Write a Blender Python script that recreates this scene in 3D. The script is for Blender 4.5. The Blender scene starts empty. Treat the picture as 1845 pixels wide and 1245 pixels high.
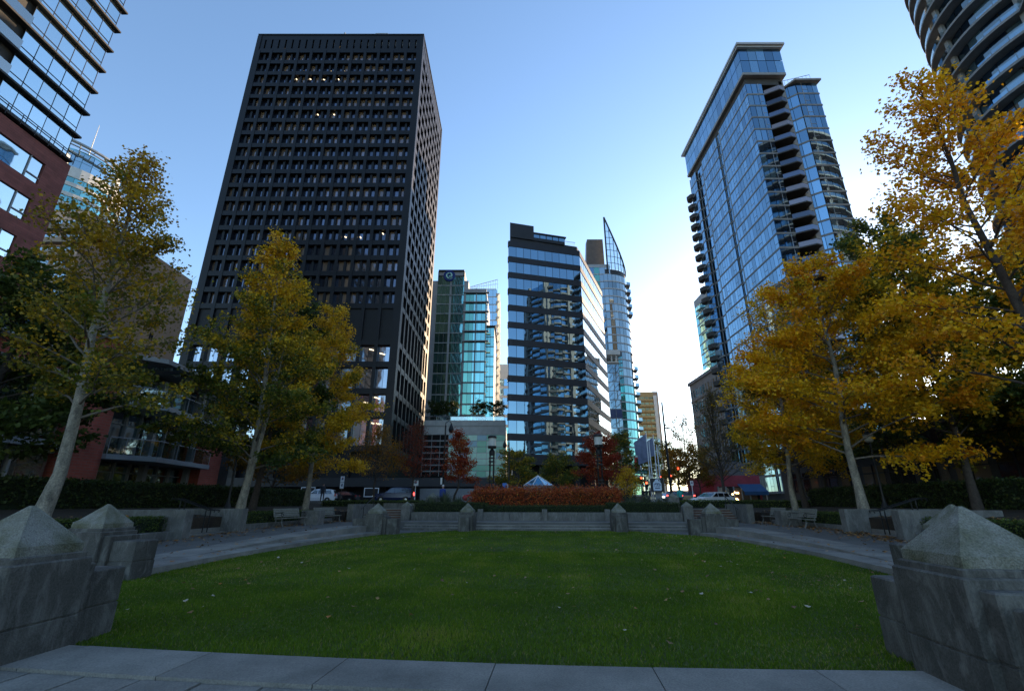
import bpy, math, random
import numpy as np
from mathutils import Vector, Matrix
R = math.radians
scn = bpy.context.scene
col = scn.collection
# ------------------------------------------------------------------ camera
CAM_H = 1.6
PITCH = R(18.8)
FPX = 830.0                      # focal length in pixels of the 1845 px wide photograph
cam_d = bpy.data.cameras.new('camera')
cam_d.sensor_width = 36
cam_d.lens = 36 * FPX / 1845
cam_d.clip_start = 0.05
cam_d.clip_end = 4000
cam = bpy.data.objects.new('camera', cam_d)
col.objects.link(cam)
cam.location = (0, 0, CAM_H)
cam.rotation_euler = (R(90) + PITCH, 0, 0)
scn.camera = cam
# ------------------------------------------------------------------ sky, sun, exposure
SUN_AZ, SUN_EL = R(37), R(14)     # azimuth clockwise from +Y
world = bpy.data.worlds.new('World')
scn.world = world
world.use_nodes = True
wn = world.node_tree
bg = wn.nodes['Background']
sky = wn.nodes.new('ShaderNodeTexSky')
sky.sky_type = 'NISHITA'
sky.sun_disc = False
sky.sun_elevation = SUN_EL
sky.sun_rotation = SUN_AZ
sky.altitude = 10
sky.air_density = 1.0
sky.dust_density = 0.3
sky.ozone_density = 2.4
wn.links.new(sky.outputs[0], bg.inputs[0])
bg.inputs[1].default_value = 0.14
sun_d = bpy.data.lights.new('sun', 'SUN')
sun_d.energy = 4.0
sun_d.angle = R(0.53)
sun_d.color = (1.0, 0.72, 0.45)
sun = bpy.data.objects.new('sun', sun_d)
col.objects.link(sun)
sd = Vector((math.sin(SUN_AZ) * math.cos(SUN_EL), math.cos(SUN_AZ) * math.cos(SUN_EL), math.sin(SUN_EL)))
sun.rotation_euler = (-sd).to_track_quat('-Z', 'Y').to_euler()
sun.location = (60, 80, 120)
scn.view_settings.view_transform = 'Standard'
scn.view_settings.look = 'None'
scn.view_settings.gamma = 1.0
scn.view_settings.exposure = 1.48
scn.cycles.max_bounces = 6
scn.cycles.transparent_max_bounces = 12

# ------------------------------------------------------------------ pixel -> place helpers
CP, SP = math.cos(PITCH), math.sin(PITCH)
PA = R(5.4)                       # the park's own axis is turned 5.4 degrees to the street grid
def ray(x, y):
    u, v = (x - 922.5) / FPX, (622.5 - y) / FPX
    return u, CP - SP * v, SP + CP * v
def atY(x, y, Y):
    r = ray(x, y); t = Y / r[1]
    return Vector((r[0] * t, Y, CAM_H + r[2] * t))
def gnd(x, y, z):
    r = ray(x, y); t = (z - CAM_H) / r[2]
    return Vector((r[0] * t, r[1] * t, z))
def pk(x, y, z=0.0):              # park frame -> world
    return Vector((x * math.cos(PA) + y * math.sin(PA), -x * math.sin(PA) + y * math.cos(PA), z))

# ------------------------------------------------------------------ materials
def nd(nt, t, **kw):
    n = nt.nodes.new(t)
    for k, v in kw.items(): setattr(n, k, v)
    return n
def lk(nt, a, b): nt.links.new(a, b)
def ramp(nt, stops):
    r = nd(nt, 'ShaderNodeValToRGB')
    e = r.color_ramp.elements
    while len(e) < len(stops): e.new(0.5)
    for i, (p, c) in enumerate(stops):
        e[i].position = p; e[i].color = (*c, 1) if len(c) == 3 else c
    return r
def scale3(c, k): return tuple(min(1, a * k) for a in c)
MATS = {}
def surf(name, c, rough=0.7, var=0.25, scale=3.0, bump=0.15, metal=0.0, spec=0.4, fine=40.0, c2=None, stretch=None, rnd=0.0, streak=None):
    """painted, stone, metal or cloth surface: uneven colour, fine grain"""
    m = bpy.data.materials.new(name); m.use_nodes = True
    nt = m.node_tree; b = nt.nodes['Principled BSDF']
    tc = nd(nt, 'ShaderNodeNewGeometry')
    src = tc.outputs['Position']
    if stretch:
        mp = nd(nt, 'ShaderNodeMapping'); mp.inputs['Scale'].default_value = stretch
        lk(nt, src, mp.inputs['Vector']); src = mp.outputs[0]
    n1 = nd(nt, 'ShaderNodeTexNoise'); n1.inputs['Scale'].default_value = scale; n1.inputs['Detail'].default_value = 6; n1.inputs['Roughness'].default_value = 0.62
    lk(nt, src, n1.inputs['Vector'])
    c2 = c2 or scale3(c, 1 - var)
    rp = ramp(nt, [(0.3, c2), (0.7, scale3(c, 1 + var * 0.5))])
    lk(nt, n1.outputs[0], rp.inputs[0])
    out = rp.outputs[0]
    n2 = nd(nt, 'ShaderNodeTexNoise'); n2.inputs['Scale'].default_value = fine; n2.inputs['Detail'].default_value = 4
    lk(nt, tc.outputs['Position'], n2.inputs['Vector'])
    mx = nd(nt, 'ShaderNodeMix', data_type='RGBA', blend_type='MULTIPLY'); mx.inputs[0].default_value = min(1, var * 1.5)
    r2 = ramp(nt, [(0.3, (0.45,) * 3), (0.65, (1, 1, 1))])
    lk(nt, n2.outputs[0], r2.inputs[0]); lk(nt, out, mx.inputs[6]); lk(nt, r2.outputs[0], mx.inputs[7]); out = mx.outputs[2]
    if streak:                      # vertical weather streaks, a colour of their own
        mp2 = nd(nt, 'ShaderNodeMapping'); mp2.inputs['Scale'].default_value = (2.4, 2.4, 0.9); mp2.inputs['Rotation'].default_value = (0.25, 0.2, 0)
        lk(nt, tc.outputs['Position'], mp2.inputs['Vector'])
        n3 = nd(nt, 'ShaderNodeTexNoise'); n3.inputs['Scale'].default_value = 2.0; n3.inputs['Detail'].default_value = 9; n3.inputs['Roughness'].default_value = 0.72; n3.inputs['Distortion'].default_value = 0.8
        lk(nt, mp2.outputs[0], n3.inputs['Vector'])
        r3 = ramp(nt, [(0.48, (0, 0, 0)), (0.72, (1, 1, 1))]); lk(nt, n3.outputs[0], r3.inputs[0])
        m3 = nd(nt, 'ShaderNodeMix', data_type='RGBA', blend_type='MIX'); m3.inputs[7].default_value = (*streak, 1)
        lk(nt, r3.outputs[0], m3.inputs[0]); lk(nt, out, m3.inputs[6]); out = m3.outputs[2]
    if rnd:
        oi = nd(nt, 'ShaderNodeObjectInfo')
        hv = nd(nt, 'ShaderNodeHueSaturation')
        mr = nd(nt, 'ShaderNodeMapRange'); mr.inputs[3].default_value = 1 - rnd; mr.inputs[4].default_value = 1 + rnd
        lk(nt, oi.outputs['Random'], mr.inputs[0]); lk(nt, mr.outputs[0], hv.inputs['Value']); lk(nt, out, hv.inputs['Color']); out = hv.outputs[0]
    lk(nt, out, b.inputs['Base Color'])
    b.inputs['Roughness'].default_value = rough; b.inputs['Metallic'].default_value = metal
    b.inputs['Specular IOR Level'].default_value = spec
    if bump:
        bp = nd(nt, 'ShaderNodeBump'); bp.inputs['Strength'].default_value = bump; bp.inputs['Distance'].default_value = 0.02
        lk(nt, n2.outputs[0], bp.inputs['Height']); lk(nt, bp.outputs[0], b.inputs['Normal'])
    MATS[name] = m
    return m
def glass(name, tint, refl=0.75, rough=0.03, wave=0.02, rnd=0.35, dark=(0.01, 0.012, 0.014), blind=None, blind_amt=0.0):
    """coated window glass: mirror-like at the coating's tint over a dark room; panes differ a little"""
    m = bpy.data.materials.new(name); m.use_nodes = True
    nt = m.node_tree; b = nt.nodes['Principled BSDF']
    oi = nd(nt, 'ShaderNodeObjectInfo'); g = nd(nt, 'ShaderNodeNewGeometry')
    # one random number per pane, also where panes are joined
    isl = nd(nt, 'ShaderNodeMath', operation='ADD'); lk(nt, oi.outputs['Random'], isl.inputs[0]); lk(nt, g.outputs['Random Per Island'], isl.inputs[1])
    fr = nd(nt, 'ShaderNodeMath', operation='FRACT'); lk(nt, isl.outputs[0], fr.inputs[0])
    rp = ramp(nt, [(0, scale3(tint, 1 - rnd)), (1, scale3(tint, 1 + rnd * 0.5))]); lk(nt, fr.outputs[0], rp.inputs[0])
    lk(nt, rp.outputs[0], b.inputs['Base Color'])
    b.inputs['Metallic'].default_value = 1.0; b.inputs['Roughness'].default_value = rough
    n = nd(nt, 'ShaderNodeTexNoise'); n.inputs['Scale'].default_value = 0.55; n.inputs['Detail'].default_value = 1
    va = nd(nt, 'ShaderNodeVectorMath', operation='MULTIPLY_ADD')
    cv = nd(nt, 'ShaderNodeCombineXYZ'); lk(nt, fr.outputs[0], cv.inputs[0]); lk(nt, fr.outputs[0], cv.inputs[2])
    va.inputs[1].default_value = (37, 11, 53); lk(nt, cv.outputs[0], va.inputs[0]); lk(nt, g.outputs['Position'], va.inputs[2]); lk(nt, va.outputs[0], n.inputs['Vector'])
    bp = nd(nt, 'ShaderNodeBump'); bp.inputs['Strength'].default_value = 1.0; bp.inputs['Distance'].default_value = wave
    lk(nt, n.outputs[0], bp.inputs['Height']); lk(nt, bp.outputs[0], b.inputs['Normal'])
    room = nd(nt, 'ShaderNodeBsdfPrincipled'); room.inputs['Roughness'].default_value = 0.25
    if blind:
        st = ramp(nt, [(1 - blind_amt - 0.01, dark), (1 - blind_amt, blind)]); 
        f2 = nd(nt, 'ShaderNodeMath', operation='MULTIPLY'); f2.inputs[1].default_value = 7.31; lk(nt, fr.outputs[0], f2.inputs[0])
        f3 = nd(nt, 'ShaderNodeMath', operation='FRACT'); lk(nt, f2.outputs[0], f3.inputs[0]); lk(nt, f3.outputs[0], st.inputs[0])
        lk(nt, st.outputs[0], room.inputs['Base Color'])
    else:
        room.inputs['Base Color'].default_value = (*dark, 1)
    ms = nd(nt, 'ShaderNodeMixShader'); ms.inputs[0].default_value = refl
    lw = nd(nt, 'ShaderNodeLayerWeight'); lw.inputs['Blend'].default_value = 0.25
    ad = nd(nt, 'ShaderNodeMath', operation='MULTIPLY_ADD', use_clamp=True); ad.inputs[1].default_value = 0.6; ad.inputs[2].default_value = refl
    lk(nt, lw.outputs['Fresnel'], ad.inputs[0]); lk(nt, ad.outputs[0], ms.inputs[0])
    lk(nt, room.outputs[0], ms.inputs[1]); lk(nt, b.outputs[0], ms.inputs[2])
    lk(nt, ms.outputs[0], nt.nodes['Material Output'].inputs[0])
    MATS[name] = m
    return m
def clear_glass(name, tint=(0.7, 0.85, 0.85), amt=0.35):
    m = bpy.data.materials.new(name); m.use_nodes = True
    nt = m.node_tree; nt.nodes.remove(nt.nodes['Principled BSDF'])
    t = nd(nt, 'ShaderNodeBsdfTransparent'); t.inputs[0].default_value = (*tint, 1)
    g = nd(nt, 'ShaderNodeBsdfGlossy'); g.inputs['Roughness'].default_value = 0.03; g.inputs[0].default_value = (0.85, 0.95, 0.95, 1)
    lw = nd(nt, 'ShaderNodeLayerWeight'); lw.inputs['Blend'].default_value = 0.3
    ad = nd(nt, 'ShaderNodeMath', operation='ADD', use_clamp=True); ad.inputs[1].default_value = amt * 0.5
    lk(nt, lw.outputs['Fresnel'], ad.inputs[0])
    ms = nd(nt, 'ShaderNodeMixShader'); lk(nt, ad.outputs[0], ms.inputs[0]); lk(nt, t.outputs[0], ms.inputs[1]); lk(nt, g.outputs[0], ms.inputs[2])
    lk(nt, ms.outputs[0], nt.nodes['Material Output'].inputs[0])
    MATS[name] = m
    return m
def emit(name, c, s):
    m = bpy.data.materials.new(name); m.use_nodes = True
    b = m.node_tree.nodes['Principled BSDF']
    b.inputs['Base Color'].default_value = (*c, 1); b.inputs['Emission Color'].default_value = (*c, 1); b.inputs['Emission Strength'].default_value = s
    MATS[name] = m
    return m
def foliage(name, stops, trans=0.4, patch=0.5, pscale=0.45, rough=0.55):
    """leaf pigment: each leaf has its own 'hue' number, drifting over the crown in patches"""
    m = bpy.data.materials.new(name); m.use_nodes = True
    nt = m.node_tree; b = nt.nodes['Principled BSDF']
    at = nd(nt, 'ShaderNodeAttribute', attribute_name='hue')
    rp = ramp(nt, stops)
    lk(nt, at.outputs['Fac'], rp.inputs[0])
    lk(nt, rp.outputs[0], b.inputs['Base Color'])
    b.inputs['Roughness'].default_value = rough; b.inputs['Specular IOR Level'].default_value = 0.3
    tr = nd(nt, 'ShaderNodeBsdfTranslucent'); lk(nt, rp.outputs[0], tr.inputs[0])
    ms = nd(nt, 'ShaderNodeMixShader'); ms.inputs[0].default_value = trans
    lk(nt, b.outputs[0], ms.inputs[1]); lk(nt, tr.outputs[0], ms.inputs[2]); lk(nt, ms.outputs[0], nt.nodes['Material Output'].inputs[0])
    MATS[name] = m
    return m

# ------------------------------------------------------------------ objects
WL = {}                           # object -> its place in the world
def put(o, label=None, cat=None, group=None, kind=None):
    if label: o['label'] = label
    if cat: o['category'] = cat
    if group: o['group'] = group
    if kind: o['kind'] = kind
    return o
def thing(name, label, cat, loc=(0, 0, 0), group=None, rz=0.0):
    o = bpy.data.objects.new(name, None); col.objects.link(o)
    o.empty_display_size = 0.2
    o.location = loc; o.rotation_euler = (0, 0, rz)
    WL[o] = Vector(loc)
    return put(o, label, cat, group)
def link(name, me, parent=None, loc=(0, 0, 0), rot=None):
    o = bpy.data.objects.new(name, me); col.objects.link(o)
    o.location = loc
    if rot is not None: o.rotation_euler = rot
    if parent is not None: o.parent = parent
    return o
class MB:
    """collects shapes in world (or local) coordinates; build() makes ONE mesh object"""
    def __init__(s): s.v = []; s.f = []; s.mi = []; s.sm = []; s.m = 0; s.smooth = False
    def add(s, vs, fs):
        k = len(s.v); s.v += [tuple(p) for p in vs]
        for f in fs: s.f.append([i + k for i in f]); s.mi.append(s.m); s.sm.append(s.smooth)
        return s
    def box(s, x0, x1, y0, y1, z0, z1):
        return s.add([(x0, y0, z0), (x1, y0, z0), (x1, y1, z0), (x0, y1, z0), (x0, y0, z1), (x1, y0, z1), (x1, y1, z1), (x0, y1, z1)],
                     [(0, 3, 2, 1), (4, 5, 6, 7), (0, 1, 5, 4), (1, 2, 6, 5), (2, 3, 7, 6), (3, 0, 4, 7)])
    def frus(s, x0, x1, y0, y1, z0, X0, X1, Y0, Y1, z1):
        return s.add([(x0, y0, z0), (x1, y0, z0), (x1, y1, z0), (x0, y1, z0), (X0, Y0, z1), (X1, Y0, z1), (X1, Y1, z1), (X0, Y1, z1)],
                     [(0, 3, 2, 1), (4, 5, 6, 7), (0, 1, 5, 4), (1, 2, 6, 5), (2, 3, 7, 6), (3, 0, 4, 7)])
    def bev(s, x0, x1, y0, y1, z0, z1, c=0.015):
        """box with chamfered upright and top edges"""
        def ring(i, z): return [(x0 + i + c, y0 + i, z), (x1 - i - c, y0 + i, z), (x1 - i, y0 + i + c, z), (x1 - i, y1 - i - c, z), (x1 - i - c, y1 - i, z), (x0 + i + c, y1 - i, z), (x0 + i, y1 - i - c, z), (x0 + i, y0 + i + c, z)]
        vs = ring(0, z0) + ring(0, z1 - c) + ring(c, z1)
        fs = [tuple(range(7, -1, -1)), tuple(range(16, 24))]
        for a in (0, 8):
            for i in range(8): fs.append((a + i, a + (i + 1) % 8, a + 8 + (i + 1) % 8, a + 8 + i))
        return s.add(vs, fs)
    def prism(s, pts, z0, z1):
        n = len(pts); vs = [(p[0], p[1], z0) for p in pts] + [(p[0], p[1], z1) for p in pts]
        return s.add(vs, [tuple(range(n - 1, -1, -1)), tuple(range(n, 2 * n))] + [(i, (i + 1) % n, n + (i + 1) % n, n + i) for i in range(n)])
    def poly(s, pts): return s.add(pts, [tuple(range(len(pts)))])
    def tube(s, pts, rad, n=6, cap=True):
        pts = [Vector(p) for p in pts]; k = len(pts)
        if not hasattr(rad, '__len__'): rad = [rad] * k
        vs = []; up = None
        for i in range(k):
            d = (pts[min(i + 1, k - 1)] - pts[max(i - 1, 0)])
            if d.length < 1e-6: d = Vector((0, 0, 1))
            d.normalize()
            if up is None:
                up = Vector((1, 0, 0)) if abs(d.x) < 0.9 else Vector((0, 1, 0))
            a = d.cross(up); a.normalize(); b = d.cross(a); up = -b if False else up
            for j in range(n):
                t = 2 * math.pi * j / n
                vs.append(pts[i] + (a * math.cos(t) + b * math.sin(t)) * rad[i])
        fs = [(i * n + j, i * n + (j + 1) % n, (i + 1) * n + (j + 1) % n, (i + 1) * n + j) for i in range(k - 1) for j in range(n)]
        if cap: fs += [tuple(range(n)), tuple(range((k - 1) * n + n - 1, (k - 1) * n - 1, -1))]
        return s.add(vs, fs)
    def lathe(s, c, prof, n=12):
        """prof: (radius, z) from bottom to top about the upright through c"""
        vs = []
        for r, z in prof:
            for j in range(n):
                t = 2 * math.pi * j / n; vs.append((c[0] + r * math.cos(t), c[1] + r * math.sin(t), c[2] + z))
        k = len(prof)
        fs = [(i * n + j, i * n + (j + 1) % n, (i + 1) * n + (j + 1) % n, (i + 1) * n + j) for i in range(k - 1) for j in range(n)]
        fs += [tuple(range(n - 1, -1, -1)), tuple(range((k - 1) * n, k * n))]
        return s.add(vs, fs)
    def xf(s, M, start=0):
        for i in range(start, len(s.v)): s.v[i] = tuple(M @ Vector(s.v[i]))
        return s
    def mesh(s, name, mat, org=None):
        me = bpy.data.meshes.new(name)
        v = s.v if org is None else [(a - org[0], b - org[1], c - org[2]) for a, b, c in s.v]
        me.from_pydata(v, [], s.f)
        for m in (mat if isinstance(mat, (list, tuple)) else [mat]): me.materials.append(MATS[m] if isinstance(m, str) else m)
        if any(s.mi): me.polygons.foreach_set('material_index', s.mi)
        if any(s.sm): me.polygons.foreach_set('use_smooth', s.sm)
        me.update()
        return me
    def build(s, name, mat, parent=None, org=None, local=False, kind=None):
        """world coordinates unless local; a child is stored relative to its thing"""
        root = parent
        while root is not None and root.parent is not None: root = root.parent
        if org is None and root is not None and not local: org = WL[root]
        o = link(name, s.mesh(name, mat, org), parent)
        if parent is None and org is not None: o.location = org; WL[o] = Vector(org)
        if kind: o['kind'] = kind
        return o
def np_mesh(name, V, Fc, mat, attr=None):
    """V (n,3), Fc (m,k) arrays"""
    me = bpy.data.meshes.new(name)
    me.vertices.add(len(V)); me.vertices.foreach_set('co', V.astype(np.float32).ravel())
    m, k = Fc.shape
    me.loops.add(m * k); me.loops.foreach_set('vertex_index', Fc.astype(np.int32).ravel())
    me.polygons.add(m); me.polygons.foreach_set('loop_start', np.arange(0, m * k, k, dtype=np.int32))
    me.polygons.foreach_set('loop_total', np.full(m, k, dtype=np.int32))
    me.update(calc_edges=True)
    if attr is not None:
        a = me.attributes.new('hue', 'FLOAT', 'POINT'); a.data.foreach_set('value', attr.astype(np.float32))
    me.materials.append(MATS[mat])
    return me
def struct(o): o['kind'] = 'structure'; return o
SHARE = {}
def shared_box(w, d, h, mat, name):
    k = (name, round(w, 3), round(d, 3), round(h, 3), mat)
    if k not in SHARE: SHARE[k] = MB().box(-w / 2, w / 2, -d / 2, d / 2, -h / 2, h / 2).mesh(name, mat)
    return SHARE[k]

# a wall plane: origin at its left foot as seen from outside, u to the right, n outwards
class Fr:
    def __init__(s, x, y, a): s.o = Vector((x, y, 0)); s.a = a; s.u = Vector((math.cos(a), math.sin(a), 0)); s.n = Vector((math.sin(a), -math.cos(a), 0))
    def p(s, u, n, z): q = s.o + s.u * u + s.n * n; return Vector((q.x, q.y, z))
def fr_pts(x0, y0, x1, y1): return Fr(x0, y0, math.atan2(y1 - y0, x1 - x0)), math.hypot(x1 - x0, y1 - y0)
def fbox(mb, fr, u0, u1, n0, n1, z0, z1):
    P = fr.p
    return mb.add([P(u0, n1, z0), P(u1, n1, z0), P(u1, n0, z0), P(u0, n0, z0), P(u0, n1, z1), P(u1, n1, z1), P(u1, n0, z1), P(u0, n0, z1)],
                  [(0, 3, 2, 1), (4, 5, 6, 7), (0, 1, 5, 4), (1, 2, 6, 5), (2, 3, 7, 6), (3, 0, 4, 7)])
class Panes:
    """window panes of one building: the 300 that show largest are objects, the rest one part"""
    def __init__(s, root, name='window_pane', cap=290): s.root = root; s.name = name; s.l = []; s.cap = cap
    def add(s, fr, u0, u1, z0, z1, n, mat, d=0.05): s.l.append((fr, u0, u1, z0, z1, n, mat, d))
    def flush(s, tilt=0.004):
        rnd = random.Random(len(s.l))
        def size(t):
            fr, u0, u1, z0, z1, n, m, d = t
            c = fr.p((u0 + u1) / 2, n, (z0 + z1) / 2); v = Vector((0, 0, CAM_H)) - c; L = v.length
            return (u1 - u0) * (z1 - z0) * max(0.0, v.dot(fr.n) / L) / (L * L)
        s.l.sort(key=size, reverse=True)
        big, rest = s.l[:s.cap], s.l[s.cap:]
        W = WL[s.root]
        for fr, u0, u1, z0, z1, n, m, d in big:
            me = shared_box(u1 - u0, d, z1 - z0, m, s.name)
            link(s.name, me, s.root, fr.p((u0 + u1) / 2, n - d / 2, (z0 + z1) / 2) - W, (rnd.gauss(0, tilt), 0, fr.a + rnd.gauss(0, tilt)))
        rest = [t for t in rest if size(t) > 0]
        if rest:
            mats = sorted({t[6] for t in rest}); mb = MB()
            for fr, u0, u1, z0, z1, n, m, d in rest:
                mb.m = mats.index(m); fbox(mb, fr, u0, u1, n - d, n, z0, z1)
            mb.build('far_window_panes', mats, s.root, kind='stuff')
# ================================================================== materials
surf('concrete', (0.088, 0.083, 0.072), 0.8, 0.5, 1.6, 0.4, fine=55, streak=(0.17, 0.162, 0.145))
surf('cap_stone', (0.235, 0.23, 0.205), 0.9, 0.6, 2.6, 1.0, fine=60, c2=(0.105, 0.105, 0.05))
surf('pale_concrete', (0.27, 0.252, 0.22), 0.85, 0.4, 0.9, 0.5, fine=55, c2=(0.15, 0.142, 0.125), rnd=0.07)
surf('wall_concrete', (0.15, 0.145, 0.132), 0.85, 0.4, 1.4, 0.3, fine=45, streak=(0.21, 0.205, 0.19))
surf('path_aggregate', (0.135, 0.13, 0.12), 0.9, 0.3, 1.0, 0.4, fine=90)
surf('asphalt', (0.05, 0.05, 0.052), 0.85, 0.3, 0.6, 0.3, fine=30)
surf('pavement_grey', (0.22, 0.22, 0.22), 0.85, 0.25, 0.5, 0.2, fine=12)
surf('soil', (0.05, 0.035, 0.022), 0.95, 0.5, 1.2, 0.6, fine=20)
surf('turf', (0.07, 0.10, 0.008), 0.9, 0.55, 0.5, 0.6, fine=26)
surf('brick_step', (0.14, 0.075, 0.055), 0.85, 0.4, 3, 0.3, fine=30)
surf('hedge_core', (0.014, 0.024, 0.008), 0.95, 0.5, 4, 0.6, fine=14)
surf('black_iron', (0.016, 0.017, 0.019), 0.45, 0.2, 4, 0.1, metal=0.4)
surf('bench_wood', (0.24, 0.235, 0.2), 0.8, 0.35, 5, 0.4, fine=60, stretch=(1, 1, 6))
surf('white_line', (0.7, 0.7, 0.68), 0.8, 0.2, 2, 0.1)
surf('bark_pale', (0.30, 0.265, 0.205), 0.9, 0.6, 5, 1.0, fine=24, stretch=(1, 1, 0.5), c2=(0.115, 0.105, 0.085))
surf('bark_mid', (0.15, 0.125, 0.10), 0.9, 0.4, 6, 0.5, fine=30)
surf('bark_dark', (0.07, 0.055, 0.045), 0.95, 0.4, 8, 0.7, fine=30)
Y1, Y2, OR, GR, DG = (0.72, 0.44, 0.012), (0.52, 0.31, 0.012), (0.50, 0.20, 0.010), (0.10, 0.125, 0.010), (0.035, 0.055, 0.008)
foliage('leaf_olive', [(0.0, GR), (0.25, (0.17, 0.15, 0.018)), (0.6, Y2), (0.85, (0.40, 0.22, 0.018)), (1, (0.26, 0.11, 0.012))])
foliage('leaf_yellow', [(0.0, DG), (0.22, GR), (0.42, (0.24, 0.20, 0.02)), (0.65, Y1), (1, (0.55, 0.30, 0.02))])
foliage('leaf_green', [(0.0, DG), (0.6, (0.06, 0.09, 0.016)), (0.85, (0.17, 0.17, 0.02)), (1, Y2)])
foliage('leaf_orange', [(0.0, (0.13, 0.11, 0.014)), (0.2, (0.44, 0.29, 0.012)), (0.6, (0.82, 0.47, 0.008)), (1, (0.70, 0.28, 0.006))])
foliage('leaf_rust', [(0.0, (0.06, 0.06, 0.012)), (0.35, (0.26, 0.14, 0.012)), (0.7, (0.44, 0.18, 0.012)), (1, (0.30, 0.08, 0.008))])
foliage('leaf_red', [(0.0, (0.10, 0.045, 0.015)), (0.4, (0.25, 0.03, 0.012)), (0.8, (0.38, 0.055, 0.012)), (1, (0.42, 0.13, 0.015))])
foliage('leaf_barberry', [(0.0, (0.07, 0.055, 0.02)), (0.35, (0.30, 0.05, 0.018)), (0.75, (0.48, 0.10, 0.02)), (1, (0.52, 0.22, 0.03))], trans=0.2)
foliage('leaf_hedge', [(0.0, (0.018, 0.03, 0.008)), (0.7, (0.04, 0.062, 0.013)), (1, (0.09, 0.10, 0.018))], trans=0.2)
foliage('leaf_box', [(0.0, (0.03, 0.05, 0.01)), (0.7, (0.075, 0.11, 0.018)), (1, (0.15, 0.17, 0.025))], trans=0.25)
foliage('leaf_dead', [(0.0, (0.10, 0.05, 0.025)), (0.35, (0.20, 0.10, 0.04)), (0.7, (0.34, 0.20, 0.07)), (0.9, (0.36, 0.13, 0.02)), (1, (0.42, 0.36, 0.27))], trans=0.15)
foliage('blade', [(0.0, (0.055, 0.10, 0.005)), (0.5, (0.095, 0.165, 0.006)), (0.8, (0.17, 0.235, 0.009)), (0.93, (0.25, 0.24, 0.03)), (1, (0.32, 0.26, 0.09))], trans=0.35, rough=0.7)
foliage('blade_grey', [(0.0, (0.05, 0.075, 0.04)), (0.7, (0.10, 0.13, 0.075)), (1, (0.2, 0.2, 0.13))], trans=0.25)

PX0 = -1.0                              # middle of the lawn in the park frame
def s_edge(y): return 8.95 - 0.0105 * (y - 17.5) ** 2
def zpath(y): return 0.14 if y < 14 else (0.14 + (y - 14) / 11 * 0.28 if y < 25 else 0.42)
def side(sg, s, y, z): return pk(PX0 + sg * s, y, z)

# ------------------------------------------------------------------ ground
def ground():
    mb = MB()
    inner = [pk(-15.4, -25), pk(13.4, -25), pk(13.4, 34.3), pk(-15.4, 34.3)]
    mid = [pk(-24, -40), pk(22, -40), pk(24, 44), pk(-26, 44)]
    out = [(-1500, -900), (1500, -900), (1500, 2500), (-1500, 2500)]
    vs = [(p.x, p.y, -0.3) for p in inner] + [(p.x, p.y, 0.98) for p in inner] + [(p.x, p.y, 1.55) for p in mid] + [(x, y, 1.55) for x, y in out]
    fs = []
    for a in (0, 4, 8):
        for i in range(4): fs.append((a + i, a + 4 + i, a + 4 + (i + 1) % 4, a + (i + 1) % 4))
    mb.add(vs, fs)
    struct(mb.build('ground', 'soil'))
    # asphalt of the cross street in front of the towers and the street running away from the park
    s = MB()
    s.poly([(-160, 50, 1.56), (200, 50, 1.56), (200, 67, 1.56), (-160, 67, 1.56)])
    struct(s.build('street', 'asphalt'))
    a = MB()
    L = [(26, 67.1, 1.565), (40, 67.1, 1.565), (46, 100, 1.9), (62, 150, 3.2), (100, 260, 8.0), (88, 264, 8.0), (47, 150, 3.2), (31, 100, 1.9)]
    a.add(L, [(0, 1, 2, 7), (7, 2, 3, 6), (6, 3, 4, 5)])
    struct(a.build('street_going_away', 'asphalt'))
    p = MB()
    p.box(-160, 24.5, 67.2, 75.5, 1.0, 1.70); p.box(41.5, 120, 67.2, 71, 1.0, 1.70); p.box(-160, 200, 46.5, 49.9, 1.0, 1.70)
    struct(p.build('pavement', 'pavement_grey'))
    m = MB()
    for k in range(60): m.box(-150 + k * 6, -147.5 + k * 6, 58.2, 58.35, 1.562, 1.568)
    for k in range(11): m.box(27 + k * 1.2, 27.6 + k * 1.2, 64.5, 66.8, 1.562, 1.568)
    struct(m.build('road_marking', 'white_line'))
ground()

def lawn():
    pts = []
    ys = np.linspace(9.0, 25.6, 18)
    pts += [pk(PX0 - s_edge(y) - 0.02, y) for y in ys]
    pts += [pk(-6.3, 29.55), pk(4.3, 29.55)]
    pts += [pk(PX0 + s_edge(y) + 0.02, y) for y in ys[::-1]]
    xs = np.linspace(5.5, -7.5, 14)
    pts += [pk(x, 5.42 + 0.0085 * (x + 1) ** 2 - 0.02) for x in xs]
    mb = MB(); mb.poly([(p.x, p.y, 0.0) for p in pts])
    struct(mb.build('lawn', 'turf'))
    u = MB(); u.poly([tuple(pk(x, y, -0.02)) for x, y in ((-15.4, -25), (13.4, -25), (13.4, 34.3), (-15.4, 34.3))])
    struct(u.build('paving', 'path_aggregate'))
    return pts
LAWN = lawn()

def in_lawn(x, y):                       # park frame, arrays
    s = np.abs(x - PX0)
    ok = (y > 5.395 + 0.0085 * (x + 1) ** 2 + 0.05 * np.abs(np.sin(x * 7.1) * np.sin(x * 3.3 + 1))) & (y < 29.5) & (s < 8.95 - 0.0105 * (y - 17.5) ** 2 - 0.02)
    ok &= (s < 5.3 + (29.55 - y) * 0.72) & (s < 5.2 + (y - 5.4) * 0.95)
    return ok
def P2W(x, y):
    return x * math.cos(PA) + y * math.sin(PA), -x * math.sin(PA) + y * math.cos(PA)

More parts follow.
